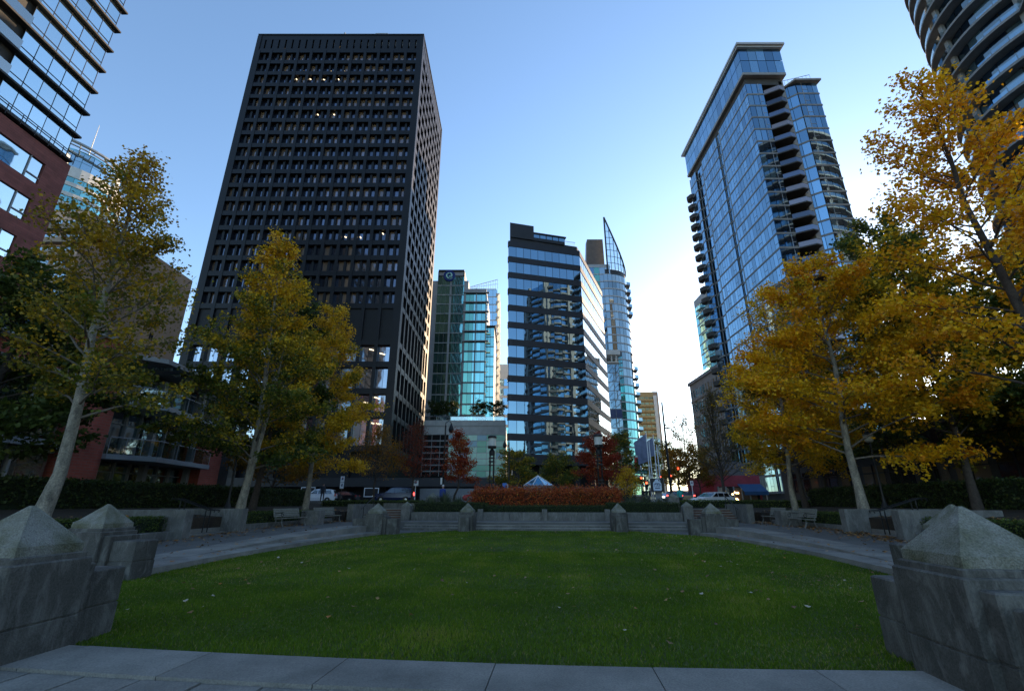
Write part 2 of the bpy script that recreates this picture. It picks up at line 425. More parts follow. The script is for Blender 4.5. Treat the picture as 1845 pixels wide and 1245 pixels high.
def grass():
    rg = np.random.default_rng(4)
    X, Y = [], []
    for n, ya, yb in ((210000, 5.4, 10), (150000, 10, 17), (90000, 17, 29.6)):
        X.append(rg.uniform(-10.2, 8.2, n)); Y.append(rg.uniform(ya, yb, n))
    x = np.concatenate(X); y = np.concatenate(Y)
    ok = in_lawn(x, y); x, y = x[ok], y[ok]; n = len(x)
    d = np.hypot(x, y)
    # mown turf, denser and longer in patches
    f = np.sin(x * 0.9 + 2 * np.sin(y * 0.5)) * np.sin(y * 0.8 + 1.3 * np.sin(x * 0.7 + 1)) + 0.6 * np.sin(x * 2.3 + y * 1.7) * np.sin(y * 2.9 - x)
    h = rg.uniform(0.022, 0.05, n) * (1 + 0.25 * f); w = 0.0035 + 0.00045 * d
    a = rg.uniform(0, 2 * np.pi, n); lean = rg.uniform(0.15, 0.9, n) * h; b = rg.uniform(0, 2 * np.pi, n)
    wx, wy = P2W(x, y)
    lean = np.minimum(lean, h)
    V = np.empty((n, 3, 3))
    V[:, 0] = np.stack([wx - w * np.cos(a), wy - w * np.sin(a), np.full(n, -0.002)], 1)
    V[:, 1] = np.stack([wx + w * np.cos(a), wy + w * np.sin(a), np.full(n, -0.002)], 1)
    V[:, 2] = np.stack([wx + lean * np.cos(b), wy + lean * np.sin(b), h], 1)
    f2 = np.sin(x * 1.9 - y * 0.6 + 3 * np.sin(y * 0.31)) * np.sin(y * 1.4 + 2 * np.sin(x * 0.45))
    hue = np.clip(0.46 + 0.18 * f + 0.12 * f2 + rg.normal(0, 0.17, n), 0, 0.95); hue += 0.05 * np.sign(np.sin(x * 2 * np.pi / 1.3)) * (y > 9)
    worn = np.exp(-((x - 6.4) ** 2 / 2.2 + (y - 10.5) ** 2 / 6)) + np.exp(-((x + 7.6) ** 2 / 1.6 + (y - 13) ** 2 / 9)) + 0.7 * np.exp(-((x - 3.2) ** 2 / 1.0 + (y - 6.2) ** 2 / 0.7)) + 0.6 * np.exp(-((x + 1) ** 2 / 30 + (y - 29.3) ** 2 / 0.4))
    hue[rg.random(n) < 0.03 + 0.16 * worn] = 1; h *= 1 - 0.45 * np.clip(worn, 0, 1)
    hue = np.clip(hue, 0, 1)
    me = np_mesh('grass', V.reshape(-1, 3), np.arange(n * 3).reshape(-1, 3), 'blade', np.repeat(hue, 3))
    put(link('grass', me), 'short mown green grass of the sunken lawn', 'grass', kind='stuff')
grass()

# leaf shapes: two folded halves with a side lobe, like a maple leaf seen at a distance
LEAF = np.array([[0, 0, 0], [-0.34, 0.12, 0.05], [-0.52, 0.5, 0.10], [-0.2, 0.62, 0.03], [0, 1.0, 0.0], [0.2, 0.62, 0.03], [0.52, 0.5, 0.10], [0.34, 0.12, 0.05]])
LEAF_F = np.array([[0, 1, 2, 3], [0, 3, 4, 4], [0, 4, 5, 5], [0, 5, 6, 7]])
LQ = np.array([[0, 1, 2, 3], [3, 4, 5, 0], [0, 5, 6, 7]])
def leaves(pos, size, hue, seed, up=0.5, droop=0.5, flat=False):
    """pos (n,3) -> vertices, faces, hue per vertex"""
    rg = np.random.default_rng(seed); n = len(pos)
    nr = rg.normal(0, 1, (n, 3)); nr[:, 2] += up * 2.0
    if flat: nr = rg.normal(0, 0.22, (n, 3)); nr[:, 2] += 1
    nr /= np.linalg.norm(nr, axis=1)[:, None]
    t = rg.normal(0, 1, (n, 3)); t[:, 2] -= 0 if flat else droop
    t -= nr * (t * nr).sum(1)[:, None]; t /= np.linalg.norm(t, axis=1)[:, None] + 1e-9
    s = np.cross(t, nr)
    sz = (size * rg.uniform(0.7, 1.3, n))[:, None, None]
    L = LEAF * np.array([1, 1, 1.4])
    V = pos[:, None, :] + sz * (L[None, :, 0:1] * s[:, None, :] + L[None, :, 1:2] * t[:, None, :] + L[None, :, 2:3] * nr[:, None, :])
    Fc = (np.arange(n)[:, None, None] * 8 + LQ[None]).reshape(-1, 4)
    return V.reshape(-1, 3), Fc, np.repeat(hue, 8)

def fallen():
    rg = np.random.default_rng(9)
    # on the lawn: some in view one by one, thicker towards the right side
    x = rg.uniform(-10, 8, 2600); y = 5.6 + 24 * rg.random(2600) ** 0.8
    ok = in_lawn(x, y) & (rg.random(2600) < 0.13 + 0.4 * (x > 3.5) + 0.3 * (x < -6.5))
    x, y = x[ok], y[ok]; wx, wy = P2W(x, y)
    V, Fc, h = leaves(np.stack([wx, wy, np.full(len(x), 0.05)], 1), 0.072, np.clip(rg.normal(0.62, 0.35, len(x)), 0, 1), 3, flat=True)
    put(link('fallen_leaves', np_mesh('fallen_leaves', V, Fc, 'leaf_dead', h)), 'dry brown and pale fallen leaves scattered over the green lawn', 'leaves', kind='stuff')
    # drifts along the outer edge of both paths and on the planting beds
    P = []
    for sg in (-1, 1):
        n = 2600
        yy = rg.uniform(9, 34, n); ss = 14.0 - np.abs(rg.normal(0, 0.75, n)) - 0.05
        keep = (ss > 9.4) & (rg.random(n) < (0.25 if sg < 0 else 0.8))
        yy, ss = yy[keep], ss[keep]
        zz = np.array([zpath(v) for v in yy]) + 0.022
        P.append(np.stack([*P2W(PX0 + sg * ss, yy), zz], 1))
        n = 1500; yy = rg.uniform(8, 36, n); ss = rg.uniform(14.5, 19, n)
        P.append(np.stack([*P2W(PX0 + sg * ss, yy), np.full(n, 1.0) + np.maximum(0, (ss - 14.5) * 0.03)+0.03], 1))
        n = 160; yy = rg.uniform(8, 25, n); ss = s_edge(yy) + rg.uniform(0.1, 4, n)
        P.append(np.stack([*P2W(PX0 + sg * ss, yy), np.where(ss < s_edge(yy) + 0.8, 0.14, [zpath(v) for v in yy]) + 0.022], 1))
    P = np.concatenate(P)
    V, Fc, h = leaves(P, 0.11, np.clip(rg.normal(0.6, 0.25, len(P)), 0, 0.97), 5, flat=True)
    put(link('fallen_leaves', np_mesh('fallen_leaves', V, Fc, 'leaf_dead', h)), 'rust and brown fallen leaves drifted along the paths and planting beds', 'leaves', kind='stuff')
fallen()

# ------------------------------------------------------------------ kerbs, paths, steps
def front_kerb():
    root = MB()
    e = lambda x: 5.42 + 0.0085 * (x + 1) ** 2
    pts = [pk(x, e(x) - 0.04, 0) for x in np.linspace(-12, 9, 20)] + [pk(x, e(x) - 0.70, 0) for x in np.linspace(9, -12, 20)]
    root.prism(pts, -0.02, 0.035)
    k = struct(root.build('kerb', 'pale_concrete', org=(0, 0, 0)))
    rnd = random.Random(2)
    x = -11.6
    while x < 9:
        w = 1.56
        a, b = x + 0.005, x + w - 0.005
        P = lambda xx, off: pk(xx, e(xx) + off, 0)
        m = MB(); q = [P(a, 0), P(a, -0.74), P((a + b) / 2, -0.74), P(b, -0.74), P(b, 0), P((a + b) / 2, 0)]
        q = [(p.x, p.y) for p in q]
        m.prism(q, -0.01, 0.058 + rnd.uniform(-0.003, 0.003))
        m.build('kerb_stone', 'pale_concrete', k)
        x += w
    m = MB()
    rnd = random.Random(5)                # setts of the near walk
    base = MB(); base.poly([tuple(pk(x_, y_, 0.0)) for x_, y_ in ((-12, -8), (9, -8), (9, 4.9), (-12, 4.9))])
    sw = struct(base.build('near_walk', 'soil', org=(0, 0, 0)))
    for i in range(26):
        for j in range(9):
            x0, y0 = -9.5 + i * 0.62 + (0.31 if j % 2 else 0), 4.64 - j * 0.5 + 0.0085 * (-9 + i * 0.62) ** 2 * 0.9
            c = [pk(x0, y0), pk(x0 + 0.59, y0), pk(x0 + 0.59, y0 - 0.47), pk(x0, y0 - 0.47)]
            if y0 < 3.0: continue
            MB().prism([(p.x, p.y) for p in c[::-1]], 0.0, 0.03 + rnd.uniform(-0.004, 0.004)).build('paving_slab', 'pale_concrete', sw)
front_kerb()

def side_paths():
    for sg in (-1, 1):
        rnd = random.Random(7 + sg)
        base = MB()
        ys = list(np.linspace(7.5, 30.7, 24))
        for a, b in zip(ys[:-1], ys[1:]):
            # walk surface with its own inner riser
            sa, sb = s_edge(min(a, 26)) + 2.05, s_edge(min(b, 26)) + 2.05
            za, zb = zpath(a), zpath(b)
            q = [side(sg, sa, a, za), side(sg, 14.2, a, za), side(sg, 14.2, b, zb), side(sg, sb, b, zb)]
            base.poly(q if sg > 0 else q[::-1])
        w = struct(base.build('walk', 'path_aggregate', org=(0, 0, 0)))
        # near part of the walk, beside the camera
        n = MB(); q = [side(sg, 8.3, -20, 0.136), side(sg, 14.2, -20, 0.136), side(sg, 14.2, 7.5, 0.136), side(sg, 8.3, 7.5, 0.136)]
        n.poly(q if sg > 0 else q[::-1]); struct(n.build('near_side_walk', 'path_aggregate', org=(0, 0, 0)))
        kb = MB(); kb.prism([tuple(side(sg, s_edge(y) + 0.03, y, 0))[:2] for y in np.linspace(8.2, 26, 12)] + [tuple(side(sg, s_edge(y) + 0.76, y, 0))[:2] for y in np.linspace(26, 8.2, 12)], -0.02, 0.10)
        k = struct(kb.build('side_kerb', 'pale_concrete', org=(0, 0, 0)))
        y = 8.0
        while y < 26.0:
            y2 = min(y + 2.6, 26.2); ym = (y + y2) / 2
            def ring(off): return [side(sg, s_edge(t) + off, t, 0) for t in (y + 0.006, ym, y2 - 0.006)]
            a, b = ring(0.0), ring(0.80)
            q = [(p.x, p.y) for p in a + b[::-1]]
            if sg > 0: q = q[::-1]
            MB().prism(q[::-1], -0.02, 0.14 + rnd.uniform(-0.003, 0.003)).build('kerb_stone', 'pale_concrete', k)
            # upper band, lifting off the kerb towards the far end
            a, b = ring(0.803), ring(2.05)
            za, zm, zb = zpath(y) + 0.006, zpath(ym) + 0.006, zpath(y2) + 0.006
            z = [za, zm, zb]
            m = MB()
            vs = [(a[i].x, a[i].y, 0.02) for i in range(3)] + [(b[i].x, b[i].y, 0.02) for i in range(3)] + [(a[i].x, a[i].y, z[i]) for i in range(3)] + [(b[i].x, b[i].y, z[i]) for i in range(3)]
            m.add(vs, [(6, 7, 10, 9), (7, 8, 11, 10), (0, 1, 7, 6), (1, 2, 8, 7), (0, 3, 9, 6), (2, 5, 11, 8), (3, 4, 10, 9), (4, 5, 11, 10)])
            m.build('band_slab', 'pale_concrete', k)
            y = y2
side_paths()

def far_steps():
    b = MB()
    M = Matrix.Rotation(-PA, 4, 'Z')
    b.box(-10.2, 8.2, 30.4, 34.4, -0.2, 0.444); b.xf(M)
    root = struct(b.build('landing', 'path_aggregate', org=(0, 0, 0)))
    for i, z in enumerate((0.15, 0.30, 0.45)):
        y0 = 29.70 + 0.36 * i
        x = -9.6
        while x < 7.5:
            w = min(2.85, 7.6 - x)
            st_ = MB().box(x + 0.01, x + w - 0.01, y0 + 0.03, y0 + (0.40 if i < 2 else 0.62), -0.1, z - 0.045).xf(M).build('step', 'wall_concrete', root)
            MB().bev(x + 0.004, x + w - 0.004, y0, y0 + (0.40 if i < 2 else 0.6), z - 0.046, z + (0.003 if i == 2 else 0), 0.012).xf(M).build('tread', 'pale_concrete', st_)
            x += w
far_steps()

# ------------------------------------------------------------------ concrete piers round the lawn
def pier(x, y, along_y, label, turn=0.0, sink=0.1):
    """stepped pier with a pyramid cap, its wings lying along the park's x or y"""
    t = thing('stone_pier', label, 'pier', pk(x, y, 0), 'stepped concrete piers with pyramid caps round the lawn', -PA + (R(90) if along_y else 0) + R(turn))
    W = 0.475
    def stack(u0, u1, v, ztop, nm):
        m = MB()
        m.bev(u0, u1, -v, v, -sink, 0.362, 0.006)
        g = 0.016
        m.box(u0 + g, u1 - g, -v + g, v - g, 0.35, 0.40)
        m.bev(u0, u1, -v, v, 0.388, ztop, 0.016)
        return m.build(nm, 'concrete', t, local=True)
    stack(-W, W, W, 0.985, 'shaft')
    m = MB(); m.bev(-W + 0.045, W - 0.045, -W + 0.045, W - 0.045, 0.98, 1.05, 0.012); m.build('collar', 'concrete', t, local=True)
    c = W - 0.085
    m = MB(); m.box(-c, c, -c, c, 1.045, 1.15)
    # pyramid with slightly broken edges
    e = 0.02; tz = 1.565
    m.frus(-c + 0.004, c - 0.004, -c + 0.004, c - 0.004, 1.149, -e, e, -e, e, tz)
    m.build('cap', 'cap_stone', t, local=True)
    for sg in (-1, 1):
        a, b = sg * (W - 0.02), sg * (W + 0.17)
        stack(min(a, b), max(a, b), 0.385, 0.90, 'wing')
        a, b = sg * (W + 0.16), sg * (W + 0.74)
        stack(min(a, b), max(a, b), 0.305, 0.79, 'end_block')
    return t
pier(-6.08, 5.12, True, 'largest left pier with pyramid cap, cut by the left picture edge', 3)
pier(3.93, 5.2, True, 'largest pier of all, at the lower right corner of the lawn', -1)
pier(-10.5, 10.5, False, 'second pier from the left, just behind the big near left pier')
pier(8.1, 10.9, False, 'pier mostly hidden behind the big near right pier')
pier(-9.75, 25.75, False, 'far left corner pier beside the brick stairs and benches')
pier(8.0, 26.6, False, 'far right corner pier in front of the rosy shop')
pier(-5.5, 29.5, True, 'left of the two middle piers on the far steps')
pier(3.55, 29.6, True, 'right of the two middle piers on the far steps')

# ------------------------------------------------------------------ walls, posts, stairs, hedges
def wall(name, label, pts, z0, z1, mat='wall_concrete', w=0.34, coping=False):
    """straight wall between two park points"""
    a, b = pk(*pts[0]), pk(*pts[1])
    d = (b - a); L = d.length; ang = math.atan2(d.y, d.x)
    t = thing(name, label, 'wall', (a.x, a.y, z0), None, ang)
    n = max(1, round(L / 2.4))
    for i in range(n):
        MB().bev(i * L / n + 0.004, (i + 1) * L / n - 0.004, -w / 2, w / 2, 0, z1 - z0, 0.012).build('wall_panel', mat, t, local=True)
    if coping: MB().bev(-0.03, L + 0.03, -w / 2 - 0.03, w / 2 + 0.03, z1 - z0 - 0.005, z1 - z0 + 0.06, 0.012).build('coping', mat, t, local=True)
    return t
def hedge(label, x0, x1, y0, y1, z0, z1, mat='leaf_box', dens=420, size=0.05, seed=1, core='hedge_core', ragged=0.03, name='hedge', group=None):
    """clipped hedge in the park frame"""
    rg = np.random.default_rng(seed)
    t = thing(name, label, 'hedge', pk((x0 + x1) / 2, (y0 + y1) / 2, z0), group)
    i = 0.05
    i += ragged * 0.8
    m = MB(); m.box(x0 + i, x1 - i, y0 + i, y1 - i, z0 - 0.05, z1 - i); m.xf(Matrix.Rotation(-PA, 4, 'Z')); m.build('stems', core, t)
    P = []
    def face(n, f): 
        a, b = rg.random(n), rg.random(n); P.append(f(a, b))
    X, Y, Z = x1 - x0, y1 - y0, z1 - z0
    jit = lambda n: rg.normal(0, ragged, n)
    k = lambda A: max(8, int(A * dens))
    n = k(X * Y); face(n, lambda a, b: np.stack([x0 + a * X, y0 + b * Y, z1 + jit(n) - 0.02], 1))
    n = k(X * Z)
    face(n, lambda a, b: np.stack([x0 + a * X, y0 + jit(n), z0 + b * Z], 1))
    n = k(Y * Z)
    face(n, lambda a, b: np.stack([x0 + jit(n), y0 + a * Y, z0 + b * Z], 1)); face(n, lambda a, b: np.stack([x1 + jit(n), y0 + a * Y, z0 + b * Z], 1))
    P = np.concatenate(P); wx, wy = P2W(P[:, 0], P[:, 1]); L = np.array(WL[t])
    V, Fc, h = leaves(np.stack([wx, wy, P[:, 2]], 1) - L, size, np.clip(rg.normal(0.5, 0.25, len(P)), 0, 1), seed, up=0.4)
    link('foliage', np_mesh('foliage', V, Fc, mat, h), t)
    return t
def post(x, y, z0, h, w, label, cap=True):
    t = thing('stone_post', label, 'post', pk(x, y, z0), None, -PA)
    ch = w * 0.45 if cap else 0
    MB().bev(-w / 2, w / 2, -w / 2, w / 2, -0.1, h - ch, 0.012).build('shaft', 'wall_concrete', t, local=True)
    if cap: MB().frus(-w / 2 + 0.01, w / 2 - 0.01, -w / 2 + 0.01, w / 2 - 0.01, h - ch - 0.002, -0.015, 0.015, -0.015, 0.015, h).build('cap', 'cap_stone', t, local=True)
    return t
wall('retaining_wall', 'low concrete wall under the clipped hedge behind the far steps', ((-10.0, 32.8), (8.0, 32.8)), 0.40, 0.98)
for x, l in ((-5.2, 'small square buttress on the far wall behind the left middle pier'), (-0.9, 'small square buttress in the middle of the far wall'), (3.2, 'small square buttress on the far wall behind the right middle pier')):
    post(x, 32.55, 0.40, 0.78, 0.34, l, cap=False)
post(-10.35, 32.75, 0.40, 1.26, 0.62, 'pyramid topped post beside the brick stairs, left end of far wall')
post(8.35, 32.75, 0.40, 1.26, 0.62, 'pyramid topped post at the right end of the far wall')
hedge('dark clipped hedge on the far wall, left third', -10.0, -5.0, 33.1, 34.6, 0.95, 1.58, 'leaf_hedge', 300, 0.055, 11)
hedge('dark clipped hedge on the far wall, lower middle third', -4.95, 3.25, 33.1, 34.4, 0.95, 1.40, 'leaf_hedge', 300, 0.055, 12)
hedge('dark clipped hedge on the far wall, right third', 3.3, 8.0, 33.1, 34.6, 0.95, 1.58, 'leaf_hedge', 300, 0.055, 13)
hedge('rust red barberry hedge across the middle behind the steps', -6.3, 4.4, 35.6, 37.0, 1.0, 2.45, 'leaf_barberry', 520, 0.09, 14, ragged=0.19, core='soil')
def stairs(sg):
    xa, xb = (PX0 - 12.5, PX0 - 9.75) if sg < 0 else (PX0 + 9.75, PX0 + 12.5)
    M = Matrix.Rotation(-PA, 4, 'Z')
    b = MB().box(xa, xb, 31.2, 36.5, -0.2, 0.41).xf(M)
    root = struct(b.build('stairs', 'path_aggregate', org=(0, 0, 0)))
    for i in range(5):
        st_ = MB().box(xa + 0.02, xb - 0.02, 32.63 + i * 0.36, 34.9 if i == 4 else 33.0 + i * 0.36, 0.30, 0.525 + i * 0.15).xf(M).build('step', 'brick_step', root)
        MB().bev(xa + 0.01, xb - 0.01, 32.6 + i * 0.36, 34.91 if i == 4 else 33.0 + i * 0.36, 0.524 + i * 0.15, 0.57 + i * 0.15, 0.012).xf(M).build('tread', 'pale_concrete', st_)
stairs(-1); stairs(1)
wall('stair_wall', 'tall stair cheek wall with grey end left of the brick stairs', ((-13.75, 31.3), (-13.75, 35.2)), 0.3, 1.5, w=0.4)
wall('stair_wall', 'tall stair cheek wall behind the right hand benches', ((11.75, 31.3), (11.75, 35.2)), 0.3, 1.5, w=0.4)
wall('planter_wall', 'low concrete wall at the back of the left stairs', ((-13.4, 36.6), (-10.0, 36.6)), 0.9, 1.55)
# planters with hedges and side stairs on both sides
for sg, nm in ((-1, 'left'), (1, 'right')):
    ya = 21.45 if sg < 0 else 22.9
    xs = lambda s: PX0 + sg * s
    wall('planter_wall', f'low kerb wall under the hedge behind the {nm} benches', ((xs(13.95), ya + 0.2), (xs(13.95), 31.1)), 0.1, 0.62, w=0.26)
    wall('planter_wall', f'low kerb wall of the near {nm} planting bed', ((xs(13.95), 8.0), (xs(13.95), ya - 3.6)), 0.0, 0.55, w=0.26)
    wall('cheek_wall', f'weathered concrete cheek wall ending at the {nm} walk, beyond the side steps', ((xs(13.45), ya), (xs(17.6), ya)), 0.0, 1.33, w=0.42)
    wall('cheek_wall', f'concrete cheek wall on the near side of the {nm} side steps', ((xs(13.45), ya - 3.4), (xs(17.0), ya - 3.4)), 0.0, 1.33, w=0.42)
    hedge(f'clipped green hedge behind the {nm} benches', *sorted((xs(14.15), xs(14.85))), ya + 0.25, 31.0, 0.4, 1.14, 'leaf_box', 480, 0.05, 21 + sg)
    hedge(f'clipped green hedge of the near {nm} planting bed', *sorted((xs(14.15), xs(14.85))), 8.0, ya - 3.65, 0.4, 1.08, 'leaf_box', 480, 0.05, 25 + sg)
    hedge(f'tall dark hedge screening the ground floor on the {nm} side', *sorted((xs(20.5), xs(22.2))), 6.0, 40.0, 1.1, 2.55, 'leaf_hedge', 150, 0.10, 31 + sg, ragged=0.06)
    M = Matrix.Rotation(-PA, 4, 'Z')
    b = MB().box(*sorted((xs(13.4), xs(18.0))), ya - 3.3, ya - 0.15, -0.1, 0.24).xf(M)
    root = struct(b.build('side_stairs', 'path_aggregate', org=(0, 0, 0)))
    for i in range(4):
        MB().bev(*sorted((xs(14.0 + 0.38 * i), xs(17.5 if i == 3 else 14.42 + 0.38 * i))), ya - 3.18, ya - 0.22, 0.1, 0.37 + 0.17 * i, 0.015).xf(M).build('step', 'pale_concrete', root)
def handrail(x0, x1, y, z0, z1, label, n=1):
    t = thing('handrail', label, 'handrail', pk(x0, y, z0))
    for k in range(n):
        yy = y + 0.28 * k
        A, B = pk(x0, yy, z0 + 0.88), pk(x1, yy, z1 + 0.88); d = (B - A).normalized(); h = Vector((d.x, d.y, 0)).normalized()
        MB().tube([A - h * 0.28 + Vector((0, 0, -0.10)), A - h * 0.32 + Vector((0, 0, -0.02)), A - h * 0.1, A, B, B + h * 0.25, B + h * 0.3 + Vector((0, 0, -0.1))], 0.026, 8).build('rail', 'black_iron', t)
        for q in (0.06, 0.9):
            c = A.lerp(B, q); f = (z0 + (z1 - z0) * q)
            MB().tube([(c.x, c.y, f - 0.05), (c.x, c.y, c.z)], 0.022, 8).build('post', 'black_iron', t)
    return t
handrail(-14.9, -16.4, 19.6, 0.42, 0.88, 'black twin handrail rising over the left side steps', 2)
handrail(12.9, 14.4, 20.9, 0.42, 0.88, 'black twin handrail behind the big right pier', 2)
def far_rail(x, label):
    t = thing('handrail', label, 'handrail', pk(x, 32.3, 0.42))
    pts = [pk(x, 32.1, 1.2), pk(x, 32.4, 1.3), pk(x, 34.2, 2.02), pk(x, 34.5, 2.02)]
    MB().tube(pts, 0.026, 8).build('rail', 'black_iron', t)
    MB().tube([pk(x, 32.45, 0.42), pk(x, 32.45, 1.32)], 0.022, 8).build('post', 'black_iron', t)
    MB().tube([pk(x, 34.15, 1.0), pk(x, 34.15, 2.0)], 0.022, 8).build('post', 'black_iron', t)
far_rail(-13.3, 'thin black handrail on the left brick stairs')
far_rail(11.3, 'bent black handrail on the right brick stairs')
def stone_bin(x, y, z, label):
    t = thing('concrete_plinth', label, 'plinth', pk(x, y, z), None, -PA)
    MB().bev(-0.5, 0.5, -0.42, 0.42, -0.05, 0.36, 0.02).build('lower_block', 'wall_concrete', t, local=True)
    MB().bev(-0.5, 0.5, -0.42, 0.42, 0.375, 0.78, 0.02).build('upper_block', 'wall_concrete', t, local=True)
    MB().box(-0.48, 0.48, -0.40, 0.40, 0.35, 0.39).build('joint', 'wall_concrete', t, local=True)
def bench(x, y, z, rz, label):
    """park bench: slatted wooden seat and back on cast feet with scrolled iron arms; local +x to the sitter's left, back at +y"""
    t = thing('park_bench', label, 'bench', pk(x, y, z), 'park benches along the walks', rz - PA)
    L = 0.92
    for i in range(5):
        y0 = -0.26 + i * 0.105
        MB().bev(-L, L, y0, y0 + 0.085, 0.42 - 0.008 * i, 0.455 - 0.008 * i, 0.006).build('seat_slat', 'bench_wood', t, local=True)
    for i in range(5):
        z0 = 0.49 + i * 0.085; yy = 0.27 + 0.026 * i
        m = MB(); m.bev(-L, L, -0.016, 0.016, 0, 0.07, 0.006); m.xf(Matrix.Translation((0, yy, z0)) @ Matrix.Rotation(R(-16), 4, 'X')); m.build('back_slat', 'bench_wood', t, local=True)
    for sx in (-L + 0.1, L - 0.1):
        m = MB()
        m.tube([(sx, -0.30, 0.0), (sx, -0.24, 0.1), (sx, -0.17, 0.25), (sx, -0.2, 0.40), (sx, 0.2, 0.38), (sx, 0.2, 0.25), (sx, 0.27, 0.1), (sx, 0.36, 0.0)], [0.045, 0.035, 0.032, 0.035, 0.035, 0.032, 0.035, 0.045], 6)
        m.tube([(sx, 0.2, 0.36), (sx, 0.30, 0.62), (sx, 0.40, 0.92)], 0.022, 6)
        m.build('cast_foot', 'wall_concrete', t, local=True)
        a = MB(); pts = [(sx, 0.31, 0.66)]
        for k in range(15):
            g = R(100 - k * 32); r = 0.115 - 0.006 * k
            pts.append((sx, -0.18 + r * math.cos(g) * 1.0, 0.60 + r * math.sin(g)))
        a.tube(pts, 0.014, 6); a.tube([(sx, -0.2, 0.42), (sx, -0.2, 0.5)], 0.016, 6)
        a.build('scroll_arm', 'black_iron', t, local=True)
    return t
bench(-14.15, 24.9, 0.40, R(78), 'near weathered bench with scroll arms on the left walk')
stone_bin(-13.9, 26.75, 0.40, 'square concrete plinth between the two left benches')
bench(-13.75, 28.3, 0.42, R(78), 'farther weathered bench beside the left stair wall')
bench(12.15, 26.0, 0.40, R(-90), 'near weathered bench with scroll arms on the right walk')
stone_bin(12.3, 27.75, 0.42, 'square concrete plinth between the two right benches')
bench(12.15, 29.3, 0.42, R(-90), 'farther weathered bench beside the right stair wall')
bench(-14.0, 14.3, 0.16, R(90), 'bench mostly hidden behind the second pier on the left')
# ================================================================== buildings
surf('tower_black', (0.0065, 0.0072, 0.0095), 0.42, 0.2, 0.5, 0.05, spec=0.22, fine=6)
surf('tower_black_panel', (0.008, 0.009, 0.011), 0.55, 0.3, 0.35, 0.05, fine=3, spec=0.25)
surf('charcoal', (0.016, 0.017, 0.020), 0.5, 0.25, 0.6, 0.05, fine=8)
surf('navy_band', (0.014, 0.016, 0.024), 0.55, 0.15, 0.5, 0.05, fine=6)
surf('frame_grey', (0.30, 0.32, 0.34), 0.5, 0.15, 1, 0.05, fine=10)
surf('frame_brown', (0.20, 0.20, 0.20), 0.5, 0.2, 1, 0.05, fine=10)
surf('off_white', (0.62, 0.62, 0.59), 0.7, 0.15, 0.6, 0.1, fine=9)
surf('hotel_grey', (0.40, 0.41, 0.43), 0.7, 0.15, 0.6, 0.1, fine=9)
surf('podium_tile', (0.55, 0.57, 0.58), 0.6, 0.15, 0.8, 0.1, fine=12, rnd=0.06)
surf('peach_wall', (0.62, 0.41, 0.30), 0.85, 0.12, 0.3, 0.15, fine=9)
surf('tan_concrete', (0.36, 0.27, 0.20), 0.85, 0.2, 0.5, 0.15, fine=9)
surf('gold_wall', (0.42, 0.29, 0.13), 0.85, 0.2, 0.6, 0.1, fine=9)
surf('slab_grey', (0.26, 0.255, 0.25), 0.8, 0.2, 1.2, 0.1, fine=12)
surf('slab_dark', (0.055, 0.052, 0.05), 0.8, 0.2, 1.2, 0.1, fine=12)
surf('grey_stone', (0.24, 0.24, 0.25), 0.85, 0.2, 0.7, 0.15, fine=9)
surf('brown_metal', (0.10, 0.075, 0.06), 0.55, 0.25, 0.7, 0.05, fine=9)
surf('rose_paint', (0.42, 0.07, 0.09), 0.7, 0.2, 1.5, 0.1, fine=12)
surf('awning_blue', (0.03, 0.10, 0.22), 0.8, 0.15, 2, 0.1)
surf('logo_blue', (0.012, 0.035, 0.20), 0.4, 0.1, 1, 0.0)
surf('blue_panel', (0.012, 0.035, 0.16), 0.3, 0.3, 0.5, 0.0)
surf('red_banner', (0.5, 0.03, 0.03), 0.7, 0.1, 1, 0.0)
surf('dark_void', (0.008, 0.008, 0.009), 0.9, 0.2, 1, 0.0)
surf('curtain', (0.42, 0.42, 0.40), 0.9, 0.15, 2, 0.0)
